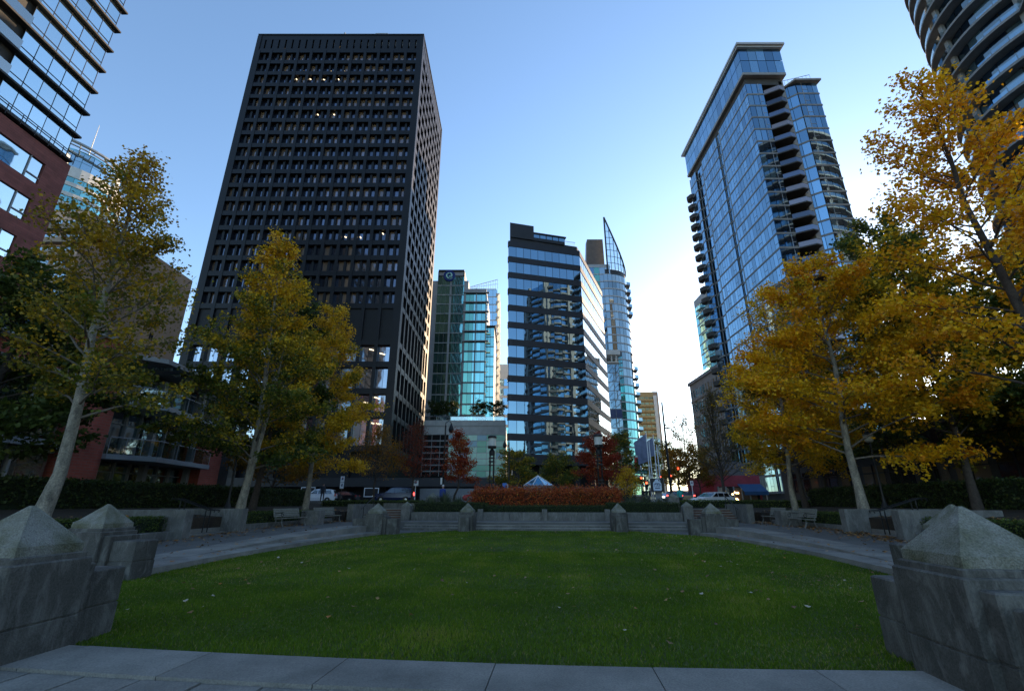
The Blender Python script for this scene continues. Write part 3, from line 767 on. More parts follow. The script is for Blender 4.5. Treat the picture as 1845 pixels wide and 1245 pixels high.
# red masonry with thin courses
def masonry(name, c, c2, mortar, scale, w=0.6, h=0.2, rough=0.85):
    m = bpy.data.materials.new(name); m.use_nodes = True
    nt = m.node_tree; b = nt.nodes['Principled BSDF']
    g = nd(nt, 'ShaderNodeNewGeometry'); sx = nd(nt, 'ShaderNodeSeparateXYZ'); lk(nt, g.outputs['Position'], sx.inputs[0])
    ad = nd(nt, 'ShaderNodeMath', operation='ADD'); lk(nt, sx.outputs[0], ad.inputs[0]); lk(nt, sx.outputs[1], ad.inputs[1])
    cx = nd(nt, 'ShaderNodeCombineXYZ'); lk(nt, ad.outputs[0], cx.inputs[0]); lk(nt, sx.outputs[2], cx.inputs[1])
    br = nd(nt, 'ShaderNodeTexBrick'); br.inputs['Scale'].default_value = scale
    br.inputs['Color1'].default_value = (*c, 1); br.inputs['Color2'].default_value = (*c2, 1); br.inputs['Mortar'].default_value = (*mortar, 1)
    br.inputs['Mortar Size'].default_value = 0.012; br.inputs['Brick Width'].default_value = w; br.inputs['Row Height'].default_value = h
    lk(nt, cx.outputs[0], br.inputs['Vector'])
    n2 = nd(nt, 'ShaderNodeTexNoise'); n2.inputs['Scale'].default_value = 1.1; n2.inputs['Detail'].default_value = 5
    mx = nd(nt, 'ShaderNodeMix', data_type='RGBA', blend_type='MULTIPLY'); mx.inputs[0].default_value = 0.6
    r2 = ramp(nt, [(0.3, (0.5,) * 3), (0.65, (1, 1, 1))]); lk(nt, g.outputs['Position'], n2.inputs['Vector']); lk(nt, n2.outputs[0], r2.inputs[0])
    lk(nt, br.outputs[0], mx.inputs[6]); lk(nt, r2.outputs[0], mx.inputs[7]); lk(nt, mx.outputs[2], b.inputs['Base Color'])
    b.inputs['Roughness'].default_value = rough
    bp = nd(nt, 'ShaderNodeBump'); bp.inputs['Strength'].default_value = 0.4; bp.inputs['Distance'].default_value = 0.02; bp.invert = True
    lk(nt, br.outputs['Fac'], bp.inputs['Height']); lk(nt, bp.outputs[0], b.inputs['Normal'])
    MATS[name] = m
masonry('red_brick', (0.46, 0.105, 0.07), (0.36, 0.075, 0.05), (0.28, 0.16, 0.13), 1.0, 0.55, 0.16)
masonry('brick_panel', (0.27, 0.09, 0.075), (0.22, 0.07, 0.06), (0.13, 0.06, 0.055), 1.0, 1.1, 0.24)
glass('glass_black', (0.30, 0.34, 0.46), 0.26, 0.04, 0.01, 0.5, dark=(0.006, 0.007, 0.012), blind=(0.19, 0.13, 0.08), blind_amt=0.40)
glass('glass_black_low', (0.6, 0.65, 0.75), 0.55, 0.05, 0.02, 0.3, blind=(0.45, 0.45, 0.43), blind_amt=0.5)
glass('glass_mirror', (0.25, 0.40, 0.52), 0.80, 0.010, 0.0035, 0.14)
glass('glass_teal', (0.30, 0.66, 0.64), 0.72, 0.03, 0.005, 0.25, dark=(0.02, 0.09, 0.085), blind=(0.05, 0.16, 0.15), blind_amt=0.3)
glass('glass_teal_dark', (0.20, 0.50, 0.40), 0.6, 0.04, 0.008, 0.35, dark=(0.015, 0.05, 0.045))
glass('glass_blue', (0.27, 0.46, 0.62), 0.70, 0.02, 0.005, 0.32, dark=(0.01, 0.02, 0.04), blind=(0.14, 0.22, 0.26), blind_amt=0.28)
glass('glass_pale', (0.44, 0.60, 0.68), 0.80, 0.02, 0.006, 0.12, dark=(0.05, 0.07, 0.08))
glass('glass_grey', (0.45, 0.55, 0.6), 0.6, 0.03, 0.006, 0.3, dark=(0.015, 0.02, 0.022), blind=(0.25, 0.24, 0.2), blind_amt=0.3)
glass('glass_olive', (0.30, 0.26, 0.14), 0.45, 0.05, 0.02, 0.4)
clear_glass('balustrade_glass', (0.62, 0.74, 0.78), 0.5)
emit('office_light', (1.0, 0.78, 0.48), 0.9)
emit('warm_light', (1.0, 0.62, 0.25), 6.0)

def lines(mb, fr, us, n0, n1, z0, z1, w):
    for u in us: fbox(mb, fr, u - w / 2, u + w / 2, n0, n1, z0, z1)
def rows(mb, fr, zs, u0, u1, n0, n1, h):
    for z in zs: fbox(mb, fr, u0, u1, n0, n1, z - h / 2, z + h / 2)

# ------------------------------------------------------------------ black office tower
def black_tower():
    X0, X1, Y0, Y1, TOP = -57.4, -19.9, 76.0, 104.6, 101.7
    t = thing('office_tower', 'black office tower with a deep square window grid, tallest block left of centre', 'office building', (-38.6, 90, 1.25))
    c = MB(); c.box(X0 + 1.0, X1 - 1.0, Y0 + 1.0, Y1 - 1.0, 1.0, TOP - 1.2); c.build('core', 'tower_black_panel', t)
    pn = Panes(t)
    z0 = 35.05; ph = 3.25; NR = 19
    for fr, W, nb, nm in ((Fr(X0, Y0, 0), X1 - X0, 12, 'front'), (Fr(X1, Y0, R(90)), Y1 - Y0, 9, 'side')):
        ce = 0.8; bw = (W - 2 * ce) / nb
        g = MB()
        for i in range(nb + 1):                         # upright piers
            u = ce + i * bw; ww = 0.30 if 0 < i < nb else 0.55
            g = MB(); fbox(g, fr, u - ww, u + ww, -1.05, 0.0, 9.5, 97.0); g.build('pier', 'tower_black', t)

        s = MB()
        for k in range(NR + 1):
            z = z0 + k * ph; s = MB(); fbox(s, fr, 0.35, W - 0.35, -1.04, -0.06, z - 0.5, z + 0.48); s.build('spandrel', 'tower_black', t)
        for z in (9.9, 15.35, 19.4, 24.1, 28.15): s = MB(); fbox(s, fr, 0.35, W - 0.35, -1.04, -0.06, z - 0.5, z + 0.5); s.build('spandrel', 'tower_black', t)
        m = MB()
        for k in range(NR):
            z = z0 + k * ph
            for i in range(nb):
                u = ce + i * bw
                fbox(m, fr, u + bw / 2 - 0.21, u + bw / 2 + 0.21, -1.03, -0.38, z + 0.45, z + ph - 0.45)
                for q in (0, 1):
                    a = u + 0.32 + q * (bw / 2 - 0.08); b = a + bw / 2 - 0.56
                    pn.add(fr, a - 0.02, b + 0.02, z + 0.46, z + ph - 0.48, -0.80, 'glass_black')
        m.build('mullions', 'tower_black', t, kind='stuff')
        for za, zb in ((10.35, 14.9), (15.8, 18.95), (19.85, 23.65), (24.55, 27.7)):
            for i in range(nb):
                u = ce + i * bw
                for q in (0, 1): pn.add(fr, u + 0.3 + q * (bw / 2 - 0.3) + 0.03, u + bw / 2 + q * (bw / 2 - 0.3) - 0.03, za, zb, -0.78, 'glass_black_low')
        # plain plant-room band and slotted attic
        p = MB()
        for i in range(nb):
            u = ce + i * bw; p = MB(); fbox(p, fr, u + 0.31, u + bw - 0.31, -1.0, -0.34, 28.6, 34.6); p.build('plant_room_panel', 'tower_black_panel', t)
        a = MB(); n2 = nb * 2; sw = (W - 0.6) / n2
        fbox(a, fr, 0.3, W - 0.3, -1.05, -0.15, 96.95, 97.6); fbox(a, fr, 0.3, W - 0.3, -1.05, -0.16, 100.3, TOP - 0.001)
        for i in range(n2):
            u = 0.3 + i * sw; fbox(a, fr, u + 0.25 + 0.05, u + sw - 0.05, -1.05, -0.17, 97.6, 100.3)
        a.build('attic', 'tower_black', t)
        if nm == 'front':
            for i in range(n2):
                u = 0.3 + i * sw
                q = MB(); fbox(q, fr, u + 0.04, u + 0.29, -0.9, -0.6, 98.9, 100.2); q.build('attic_slot', 'frame_brown', t)
    for x_, y_ in ((X1 - 0.9, Y0 + 0.003), (X0 + 0.003, Y0 + 0.003), (X1 - 0.9, Y1 - 0.9)): MB().box(x_, x_ + 0.897, y_, y_ + 0.897, 1.2, TOP - 0.25).build('corner', 'tower_black', t)
    b = MB(); b.box(X0 + 2.2, X1 - 2.2, Y0 + 3, Y1 - 2, 1.0, 9.4); b.build('ground_floor', 'dark_void', t)
    for i in range(7):
        u = X0 + 0.8 + i * 6; MB().box(u - 0.55, u + 0.55, Y0 + 0.1, Y0 + 1.2, 1.2, 9.5).build('ground_column', 'tower_black', t)
    b = MB(); b.box(X0 - 4, X1 + 20.5, Y0 - 2.0, Y0 + 8, 3.9, 5.2); b.build('canopy', 'charcoal', t)
    b = MB(); b.box(X0, X1, Y0, Y1, TOP, TOP + 0.25); b.box(-29.9, -29.2, 77.5, 78.3, TOP, TOP + 1.2); b.build('roof', 'charcoal', t)
    m = MB(); m.tube([(-38.6, 77.5, TOP), (-38.6, 77.5, TOP + 2.2)], 0.07, 5); m.box(-38.75, -38.45, 77.4, 77.6, TOP + 2.0, TOP + 2.5)
    m.tube([(-29, 78, TOP), (-29, 78, TOP + 2.8)], 0.09, 5); m.box(-31.6, -28.8, 77.9, 78.1, TOP + 2.7, TOP + 2.95); m.box(-31.7, -31.2, 77.8, 78.2, TOP + 2.2, TOP + 2.75); m.build('roof_mast', 'frame_grey', t)
    rnd = random.Random(3)                       # ceiling lights on in a few rooms
    for px, py in ((433, 290), (507, 293), (579, 291), (653, 292), (398, 336), (472, 336), (545, 338), (623, 337), (108, 548), (152, 548), (195, 545), (228, 548), (268, 548), (305, 548), (512, 525), (600, 525), (640, 165), (345, 175), (416, 178), (340, 1180), (255, 1180), (660, 1178), (740, 1180), (860, 1160)):
        p = atY(400 + px / 2.964, 30 + py / 2.964, Y0 + 0.76)
        q = MB(); q.box(-0.22, 0.22, -0.015, 0.015, -0.10, 0.10); q.xf(Matrix.Translation(p) @ Matrix.Rotation(R(rnd.uniform(25, 75)), 4, 'Y'))
        q.build('ceiling_light', 'office_light', t)
    for px, py in ((240, 145), (330, 180), (285, 560), (190, 600), (300, 785), (235, 775)):
        p = atY(620 + px / 4.79, 600 + py / 4.79, Y0 + 0.74)
        q = MB(); q.box(-0.5, 0.5, -0.015, 0.015, -0.09, 0.09); q.xf(Matrix.Translation(p) @ Matrix.Rotation(R(15), 4, 'Y')); q.build('ceiling_light', 'office_light', t)
    pn.flush()
black_tower()

# ------------------------------------------------------------------ mirror glass office with dark bands
def mirror_block():
    A, B, C = (-0.7, 88.0), (15.3, 92.3), (24.4, 114.0)
    D, E_ = (7, 120.0), (-0.7, 116.0)
    t = thing('office_building', 'mirror glass office block with dark horizontal bands in the centre', 'office building', (9, 102, 1.25))
    def inset(k):
        c = Vector((9, 104)); return [tuple(Vector(p) + (c - Vector(p)).normalized() * k) for p in (A, B, C, D, E_)]
    c = MB(); c.prism(inset(0.5), 9.0, 56.0); c.build('core', 'charcoal', t)
    pn = Panes(t)
    z0, ph = 9.6, 3.79
    for (p, q, n) in ((A, B, 10), (B, C, 14), (E_, A, 16)):
        fr, W = fr_pts(*p, *q)
        for k in range(13):
            z = z0 + k * ph; b = MB()
            fbox(b, fr, -0.1 if k % 2 else -0.08, W + 0.02, -0.6, 0.10, z - 0.72 if k else z - 1.3, z + 0.62)
            b.build('spandrel_band', 'navy_band', t)
        m = MB()
        for k in range(12):
            z = z0 + k * ph
            for i in range(n):
                u = i * W / n
                pn.add(fr, u + 0.03, u + W / n - 0.03, z + 0.60, z + ph - 0.70, 0.0, 'glass_mirror')
            lines(m, fr, [i * W / n for i in range(1, n)], -0.05, 0.025, z + 0.6, z + ph - 0.7, 0.07)
        m.build('mullions', 'charcoal', t, kind='stuff')
    pn.flush(0.003)
    r = MB(); r.prism(inset(0.8), 55.6, 57.2); r.build('parapet', 'charcoal', t)
    fr, W = fr_pts(*A, *B)
    r = MB(); r.prism([(-0.45, 88.35), (4.9, 89.8), (4.9, 100), (-0.45, 100)], 57.0, 60.6); r.build('plant_room', 'charcoal', t)
    r = MB(); fbox(r, fr, 5.9, 13.3, -7, -0.4, 57.0, 58.7); fbox(r, fr, 5.85, 13.6, -7.2, -0.2, 58.7, 59.0); r.build('roof_lounge', 'charcoal', t)
    for i in range(5):
        r = MB(); fbox(r, fr, 5.9 + i * 1.5, 7.2 + i * 1.5, -0.42, -0.34, 57.7, 58.5); r.build('lounge_window', 'glass_mirror', t)
    r = MB()
    for i in range(9): fbox(r, fr, 13.6 + i * 0.3, 13.63 + i * 0.3, -1.2, -1.17, 57.3, 58.5)
    fbox(r, fr, 13.6, 16.2, -1.22, -1.15, 58.45, 58.52); r.build('roof_railing', 'frame_grey', t)
    r = MB()
    for u in (4.2, 4.9): r.tube([fr.p(u, -3, 60.4), fr.p(u, -3, 62.1)], 0.05, 5)
    r.build('roof_mast', 'frame_grey', t)
    # open ground floor on columns
    f2, W2 = fr_pts(*B, *C)
    for f_, u in ((fr, 1.4), (fr, 6.4), (fr, 13.6), (f2, 7), (f2, 14), (f2, 21)): r = MB(); fbox(r, f_, u, u + 1.1, -2.2, -1.0, 1.2, 8.4); r.build('ground_column', 'charcoal', t)
    r = MB(); r.prism(inset(2.6), 1.2, 8.6); r.build('lobby', 'dark_void', t)
    # a planted terrace wall in front
    r = MB(); fbox(r, fr, -3, 17, 4.0, 4.6, 1.2, 3.2); r.build('terrace_wall', 'charcoal', t)
    r = MB(); r.tube([fr.p(-2.5, 4.3, 4.1), fr.p(14, 4.3, 4.1), fr.p(18, 3, 3.4)], 0.05, 6); r.build('terrace_rail', 'frame_grey', t)
mirror_block()

# ------------------------------------------------------------------ teal glass hotel on a pale podium
def hotel():
    t = thing('hotel_tower', 'teal glass hotel with a round blue logo, on a pale podium', 'hotel', (-14, 124, 1.25))
    Y = 124.0
    pod_l, pod_r = atY(764, 760, 112).x - 12, atY(911, 760, 112).x
    ztop = atY(850, 757, 112).z
    pn = Panes(t)
    # podium: tiled top, garage lattice on the left, coloured glass on the right
    p = MB(); p.box(pod_l, pod_r, 112.3, 150, 1.2, ztop - 0.2); p.build('podium', 'hotel_grey', t)
    fr = Fr(pod_l, 112.3, 0); W = pod_r - pod_l
    zA = atY(850, 783, 112).z
    nt_ = 11
    for i in range(nt_):
        for za, zb in ((zA + 0.05, zA + 1.9), (zA + 1.95, ztop - 1.35), (ztop - 1.3, ztop)):
            m = MB(); fbox(m, fr, i * W / nt_ + 0.02, (i + 1) * W / nt_ - 0.02, -0.1, 0.08 + (0.15 if za > ztop - 1.5 else 0), za, zb); m.build('podium_panel', 'podium_tile', t)
    split = W * 0.57
    m = MB(); fbox(m, fr, 0, split, -0.1, 0.03, 7.0, zA); m.build('garage_opening', 'dark_void', t)
    for k in range(6):
        z = 8.4 + k * (zA - 8.6) / 6
        m = MB(); fbox(m, fr, 0, split, 0.03, 0.30, z, z + 0.30); m.build('garage_slat', 'frame_grey', t)
    m = MB(); lines(m, fr, [split * i / 9 for i in range(10)], 0.05, 0.22, 7.4, zA, 0.12); m.build('garage_posts', 'frame_grey', t)
    rnd = random.Random(8)
    surf('glass_panel_green', (0.18, 0.64, 0.46), 0.2, 0.1, 1, 0.0); surf('glass_panel_mint', (0.48, 0.85, 0.72), 0.2, 0.1, 1, 0.0); surf('glass_panel_yellow', (0.55, 0.52, 0.2), 0.2, 0.1, 1, 0.0); surf('glass_panel_blue', (0.2, 0.45, 0.62), 0.2, 0.1, 1, 0.0)
    for k in range(7):
        for i in range(6):
            u0 = split + i * (W - split) / 6; z = 7.2 + k * (zA - 7.2) / 7
            q = rnd.random(); mt = 'glass_panel_mint' if q < 0.45 else 'glass_panel_green' if q < 0.75 else 'glass_panel_yellow' if q < 0.85 else 'glass_panel_blue'
            m = MB(); fbox(m, fr, u0 + 0.04, u0 + (W - split) / 6 - 0.04, -0.02, 0.06, z + 0.05, z + (zA - 7.2) / 7 - 0.08); m.build('colour_panel', mt, t)
    m = MB(); fbox(m, fr, -2, W, -0.3, 0.5, 6.0, 6.9); m.build('podium_beam', 'frame_grey', t)
    m = MB(); fbox(m, fr, 0, W - 0.4, -0.35, -0.3, ztop, ztop + 1.0); m.build('terrace_balustrade', 'balustrade_glass', t)
    m = MB(); rows(m, fr, [ztop + 1.0], 0, W - 0.4, -0.4, -0.28, 0.07); lines(m, fr, [i * (W - 0.4) / 14 for i in range(15)], -0.4, -0.33, ztop - 0.1, ztop + 1.0, 0.08); m.build('terrace_rail', 'charcoal', t)
    # tower: logo bay, balcony bay, return bay
    xa, xb = atY(786, 560, Y).x, atY(835, 560, Y).x
    Z1 = atY(815, 487, Y).z
    ph = 3.0
    c = MB(); c.box(xa - 2.0, xb + 1.2, Y + 0.1, Y + 26, ztop - 1, Z1 - 3.5); c.box(xa, xb, Y + 0.12, Y + 22, Z1 - 4, Z1 - 0.4); c.build('logo_bay_wall', 'hotel_grey', t)
    fr = Fr(xa, Y, 0); W = xb - xa
    m = MB(); nfl = int((Z1 - 4 - ztop) / ph)
    for k in range(nfl + 2):
        z = ztop + k * ph
        if z + ph > Z1: break
        cols = [0.3, 1.5, 2.7] 
        mt = 'glass_teal' if k > nfl - 3 or (k * 7 + 3) % 5 < 2 else 'glass_teal_dark'
        for i in range(6):
            u = i * (W - 0.5) / 6 + (0.5 if i > 2 else 0)
            pn.add(fr, u + 0.05, u + (W - 0.5) / 6 - 0.05, z + 0.18, z + ph - 0.1, 0.10, mt)
    fbox(m, fr, W / 2 - 0.28, W / 2 + 0.28, -0.1, 0.35, ztop, Z1 - 9)
    rows(m, fr, [ztop + k * ph for k in range(nfl + 1)], 0, W, -0.1, 0.22, 0.26); m.build('window_grid', 'hotel_grey', t)
    m = MB(); fbox(m, fr, 0.1, W - 0.1, -8, 0.3, Z1 - 0.5, Z1); lines(m, fr, [0.1, W / 2, W - 0.1], -0.1, 0.2, Z1 - 3.4, Z1 - 0.5, 0.2); rows(m, fr, [Z1 - 2.0], 0, W, -0.1, 0.2, 0.2); m.build('crown_frame', 'charcoal', t)
    # swirl logo: a disc with a paler curl
    lc = atY(810, 498, Y); fr0 = fr
    m = MB(); n = 28; r0 = 1.75
    vs = [(lc.x + r0 * math.cos(2 * math.pi * i / n), Y - 0.45, lc.z + r0 * math.sin(2 * math.pi * i / n)) for i in range(n)] + [(lc.x + r0 * math.cos(2 * math.pi * i / n), Y - 0.1, lc.z + r0 * math.sin(2 * math.pi * i / n)) for i in range(n)]
    m.add(vs, [tuple(range(n))] + [(i, (i + 1) % n, n + (i + 1) % n, n + i) for i in range(n)]); lg = m.build('logo_disc', 'logo_blue', t)
    m = MB(); pts = []
    for k in range(22):
        a = R(318 - k * 21); r = 1.2 - 0.040 * k
        pts.append((lc.x + 0.12 + r * math.cos(a), Y - 0.47, lc.z + 0.05 + r * math.sin(a) * 0.95))
    m.tube(pts, [0.20 * min(1, (k + 1) / 6) + 0.03 for k in range(22)], 6); m.build('logo_curl', 'glass_panel_mint', lg)
    # balcony bay with projecting floor slabs
    x2, x3 = xb + 0.2, atY(876, 560, Y - 1.0).x
    Y2 = Y - 1.0
    Z2 = atY(855, 520, Y2).z
    c = MB(); c.box(x2, x3, Y2 + 0.1, Y + 20, ztop - 1, Z2); c.build('balcony_bay_wall', 'hotel_grey', t)
    fr = Fr(x2, Y2, 0); W = x3 - x2; nf2 = int((Z2 - ztop) / ph)
    fs = Fr(x3, Y2, R(90))
    m = MB()
    for k in range(nf2):
        z = ztop + k * ph + 0.2
        for i in range(5):
            u = 0.5 + i * (W - 0.7) / 5
            pn.add(fr, u + 0.04, u + (W - 0.7) / 5 - 0.04, z + 0.2, z + ph - 0.3, 0.10, 'glass_teal' if i > 1 else 'glass_teal_dark')
        for i in range(3): pn.add(fs, 0.3 + i * 2.2, 2.3 + i * 2.2, z + 0.2, z + ph - 0.3, 0.08, 'glass_teal')
        s = MB(); deep = 0.9 if k > nf2 - 7 else 0.3
        fbox(s, fr, -0.2, W + deep * 0.9, -0.1, deep, z + ph - 0.26, z + ph); s.build('floor_slab', 'hotel_grey', t)
    fbox(m, fr, 0, 0.5, 0, 0.3, ztop, Z2); fbox(m, fr, W * 0.52, W * 0.52 + 0.35, 0, 0.3, ztop, Z2); m.build('bay_uprights', 'hotel_grey', t)
    # return bay
    x4 = atY(890, 640, Y + 4).x; Z3 = atY(885, 590, Y + 4).z
    c = MB(); c.box(x3 - 0.2, x4, Y + 4.1, Y + 18, ztop - 1, Z3); c.build('return_wall', 'hotel_grey', t)
    fr = Fr(x3, Y + 4, 0); W = x4 - x3
    for k in range(int((Z3 - ztop) / ph)):
        z = ztop + k * ph + 0.2
        for i in range(2): pn.add(fr, i * W / 2 + 0.04, (i + 1) * W / 2 - 0.04, z + 0.15, z + ph - 0.15, 0.08, 'glass_teal')
    m = MB(); m.box(x3 - 0.2, x4 + 0.5, Y + 3.2, Y + 18, Z3, Z3 + 0.35); m.build('return_roof', 'charcoal', t)
    pn.flush()
hotel()

# ------------------------------------------------------------------ slab with white saw-tooth edge behind the hotel
def sawtooth():
    Y = 150
    xl, xr = atY(846, 560, Y).x, atY(896, 560, Y).x; Z = atY(870, 520, Y).z
    t = thing('apartment_block', 'pale blue glass block with a white saw-tooth balcony edge behind the hotel', 'building', ((xl + xr) / 2, Y + 8, 1.25))
    MB().box(xl, xr - 0.4, Y + 0.2, Y + 16, 1.2, Z).build('wall', 'off_white', t)
    fr = Fr(xl, Y + 0.2, 0); pn = Panes(t)
    k = 0; z = 20.0
    while z < Z - 2.9:
        for i in range(6): pn.add(fr, i * (xr - xl) / 6 + 0.05, (i + 1) * (xr - xl) / 6 - 0.05, z + 0.2, z + 2.8, 0.1, 'glass_pale')
        s = MB(); s.frus(xr - 0.5, xr + 0.1, Y - 0.6, Y + 14, z, xr - 0.5, xr + 0.9, Y - 1.0, Y + 14, z + 0.9); s.build('balcony', 'off_white', t)
        z += 3.0
    s = MB(); s.add([(xl, Y, Z), (xr, Y, Z), (xr, Y, Z + 3.6), (xl, Y, Z + 0.6)], [(0, 1, 2, 3)])
    lat = MB(); n = 12
    for i in range(n + 1):
        u = xl + (xr - xl) * i / n; lat.box(u - 0.05, u + 0.05, Y, Y + 0.1, Z - 0.1, Z + 0.6 + 3.0 * i / n)
    lat.tube([(xl, Y, Z + 0.6), (xr, Y, Z + 3.6)], 0.12, 5); lat.tube([(xl, Y, Z + 0.3), (xr, Y, Z + 1.8)], 0.07, 5)
    lat.build('roof_lattice', 'off_white', t)
    pn.flush()
    Y = 190; a, b = atY(894, 700, Y).x, atY(935, 700, Y).x; Z = atY(905, 664, Y).z
    t = thing('office_block', 'low pale office block with blue bands between hotel and mirror block', 'building', ((a + b) / 2, Y + 10, 1.25))
    MB().box(a, b, Y + 0.2, Y + 20, 1.2, Z).build('wall', 'off_white', t)
    fr = Fr(a, Y + 0.2, 0); pn = Panes(t)
    z = Z - 3.4
    pn = Panes(t)
    while z - 3.2 > 15:
        z -= 4.1
        for i in range(4): pn.add(fr, i * (b - a) / 4, (i + 1) * (b - a) / 4 - 0.06, z, z + 2.9, 0.05, 'glass_teal' if z < 30 else 'glass_blue')
    MB().box(a + 1, a + 6, Y + 2, Y + 12, Z, Z + 2.5).build('plant_room', 'off_white', t)
    pn.flush()
sawtooth()

# ------------------------------------------------------------------ curved residential tower with the glass sail
def sail_tower():
    Y = 150.0
    cx = atY(1108, 600, Y).x; cy = Y + 9
    t = thing('residential_tower', 'slender curved glass tower with a pointed sail on its roof', 'tower', (cx, cy, 1.25))
    Zm = atY(1105, 490, Y).z                       # main roof
    ph = 2.9; rx = 8.0
    nf = int((Zm - 4) / ph)
    # flat wing on the left
    wl = atY(1052, 600, Y - 2).x; wr = atY(1108, 600, Y - 2).x
    MB().box(wl - 3, wr, Y - 1.9, Y + 4, 1.2, Zm + 2).build('wing_wall', 'frame_grey', t)
    fr = Fr(wl - 3, Y - 1.9, 0); W = wr - wl + 3; pn = Panes(t)
    for k in range(nf + 1):
        z = 3.5 + k * ph
        for i in range(7):
            mt = 'glass_teal_dark' if i == 4 else 'glass_grey' if i > 4 else 'glass_blue'
            pn.add(fr, i * W / 7 + 0.06, (i + 1) * W / 7 - 0.06, z + 0.25, z + ph - 0.15, 0.06, mt)
    s = MB(); rows(s, fr, [3.5 + k * ph for k in range(nf + 2)], 0, W + 0.15, -0.1, 0.18, 0.3); s.build('floor_bands', 'hotel_grey', t)
    # lower projecting bay with blue spandrels and a pale hood
    Zb = atY(1098, 632, Y - 6).z; bl, br = atY(1086, 700, Y - 6).x, atY(1118, 700, Y - 6).x
    MB().box(bl - 4, br, Y - 5.9, Y - 1.8, 1.2, Zb - 4).build('bay_wall', 'frame_grey', t)
    fb = Fr(bl - 4, Y - 5.9, 0); Wb = br - bl + 4
    z = Zb - 7.5; k = 0
    while z > 4:
        for i in range(5): pn.add(fb, i * Wb / 5 + 0.08, (i + 1) * Wb / 5 - 0.08, z + 0.1, z + 2.8, 0.08, 'blue_panel' if (k % 3 == 2 and z < Zb - 20) else 'glass_grey')
        z -= 2.95; k += 1
    hd = MB(); hd.box(bl - 4.3, br + 0.5, Y - 7, Y - 1.9, Zb - 1.6, Zb); hd.box(bl - 4.2, br + 0.1, Y - 6.4, Y - 1.9, Zb - 4.2, Zb - 3.8); hd.build('bay_hood', 'off_white', t)
    hp = MB(); hp.box(br - 0.9, br - 0.5, Y - 6.3, Y - 5.9, Zb - 4, Zb - 1.5); hp.box(br - 2.4, br - 2.0, Y - 6.3, Y - 5.9, Zb - 4, Zb - 1.5); hp.build('hood_post', 'off_white', t)
    # curved right side: facetted drum
    N = 11; ang = [R(-100 + i * 118 / N) for i in range(N + 1)]
    P = [(wr - 1.2 + rx * math.cos(a), Y + 4 + 6.2 * math.sin(a)) for a in ang]
    c = MB(); c.prism([(wr - 2, Y + 6)] + [(wr - 1.2 + (x - wr + 1.2) * 0.97, Y + 4 + (y - Y - 4) * 0.97) for x, y in P] + [(wr + 3.6, Y + 7)], 1.2, Zm); c.build('drum', 'charcoal', t)
    for i in range(N):
        f, w = fr_pts(*P[i], *P[i + 1])
        for k in range(nf):
            z = 3.5 + k * ph
            pn.add(f, 0.05, w - 0.05, z + 0.3, z + ph - 0.1, 0.03, 'glass_teal' if k < nf - 14 else 'glass_grey')
    for k in range(nf):
        z = 3.5 + k * ph
        m = MB(); m.prism([(wr - 2, Y + 4)] + [(wr - 1.2 + (x - wr + 1.2) * 1.03, Y + 4 + (y - Y - 4) * 1.03) for x, y in P], z - 0.10, z + 0.34); m.build('floor_slab', 'hotel_grey', t)
        if k < nf - 11 or nf - 6 < k:
            a = R(-8); bx, by = wr - 1.2 + rx * math.cos(a), Y + 4 + 6.2 * math.sin(a)
            m = MB(); m.prism([(bx - 0.6, by - 2.6), (bx + 0.9, by - 2.0), (bx + 1.2, by + 1.6), (bx - 0.4, by + 2)], z, z + 0.22); m.build('balcony', 'slab_grey', t)
            m = MB(); m.add([(bx + 0.9, by - 2.0, z + 0.2), (bx + 1.2, by + 1.6, z + 0.2), (bx + 1.2, by + 1.6, z + 1.2), (bx + 0.9, by - 2.0, z + 1.2), (bx - 0.6, by - 2.6, z + 0.2), (bx - 0.6, by - 2.6, z + 1.2)], [(0, 1, 2, 3), (4, 0, 3, 5)]); m.build('balcony_glass', 'glass_pale', t)
    # brown plant room and the latticed sail
    pl, pr = atY(1058, 460, Y).x, atY(1088, 460, Y).x
    zt = atY(1075, 431, Y).z
    m = MB(); m.frus(pl - 1, pr, Y - 0.5, Y + 4, Zm - 6, pl + 0.3, pr, Y + 0.2, Y + 3.6, zt); m.build('plant_room', 'brown_metal', t)
    tip = atY(1085, 398, Y); q = atY(1090, 440, Y)
    m = MB(); curve = []
    for k in range(10):
        f = k / 9; a = R(-88 + 96 * f)
        x, y = wr - 1.2 + rx * math.cos(a), Y + 4 + 6.2 * math.sin(a)
        zz = Zm + (tip.z - Zm) * (1 - f) ** 1.9
        curve.append((x, y, zz))
    m.tube(curve, 0.30, 6); m.tube([(curve[0][0], curve[0][1], Zm - 0.5), curve[0]], 0.30, 6)
    m.build('sail_rim', 'charcoal', t)
    for k in range(9):
        x, y, zz = curve[k]
        if zz > Zm + 0.5:
            m = MB(); m.tube([(x, y, Zm - 0.3), (x, y, zz)], 0.13, 5); m.build('sail_rib', 'charcoal', t)
    m = MB()
    for j in range(1, 9):
        zz = Zm + j * 2.6
        pts = [(x, y, zz) for x, y, z_ in curve if z_ > zz]
        if len(pts) > 1: m.tube(pts, 0.10, 5)
    m.build('sail_lattice', 'charcoal', t)
    m = MB()
    for k in range(9): (x0, y0, z0), (x1, y1, z1) = curve[k], curve[k + 1]; m.add([(x0, y0, Zm), (x1, y1, Zm), (x1, y1, z1), (x0, y0, z0)], [(0, 1, 2, 3)])
    m.build('sail_glass', 'balustrade_glass', t)
    pn.flush()
sail_tower()

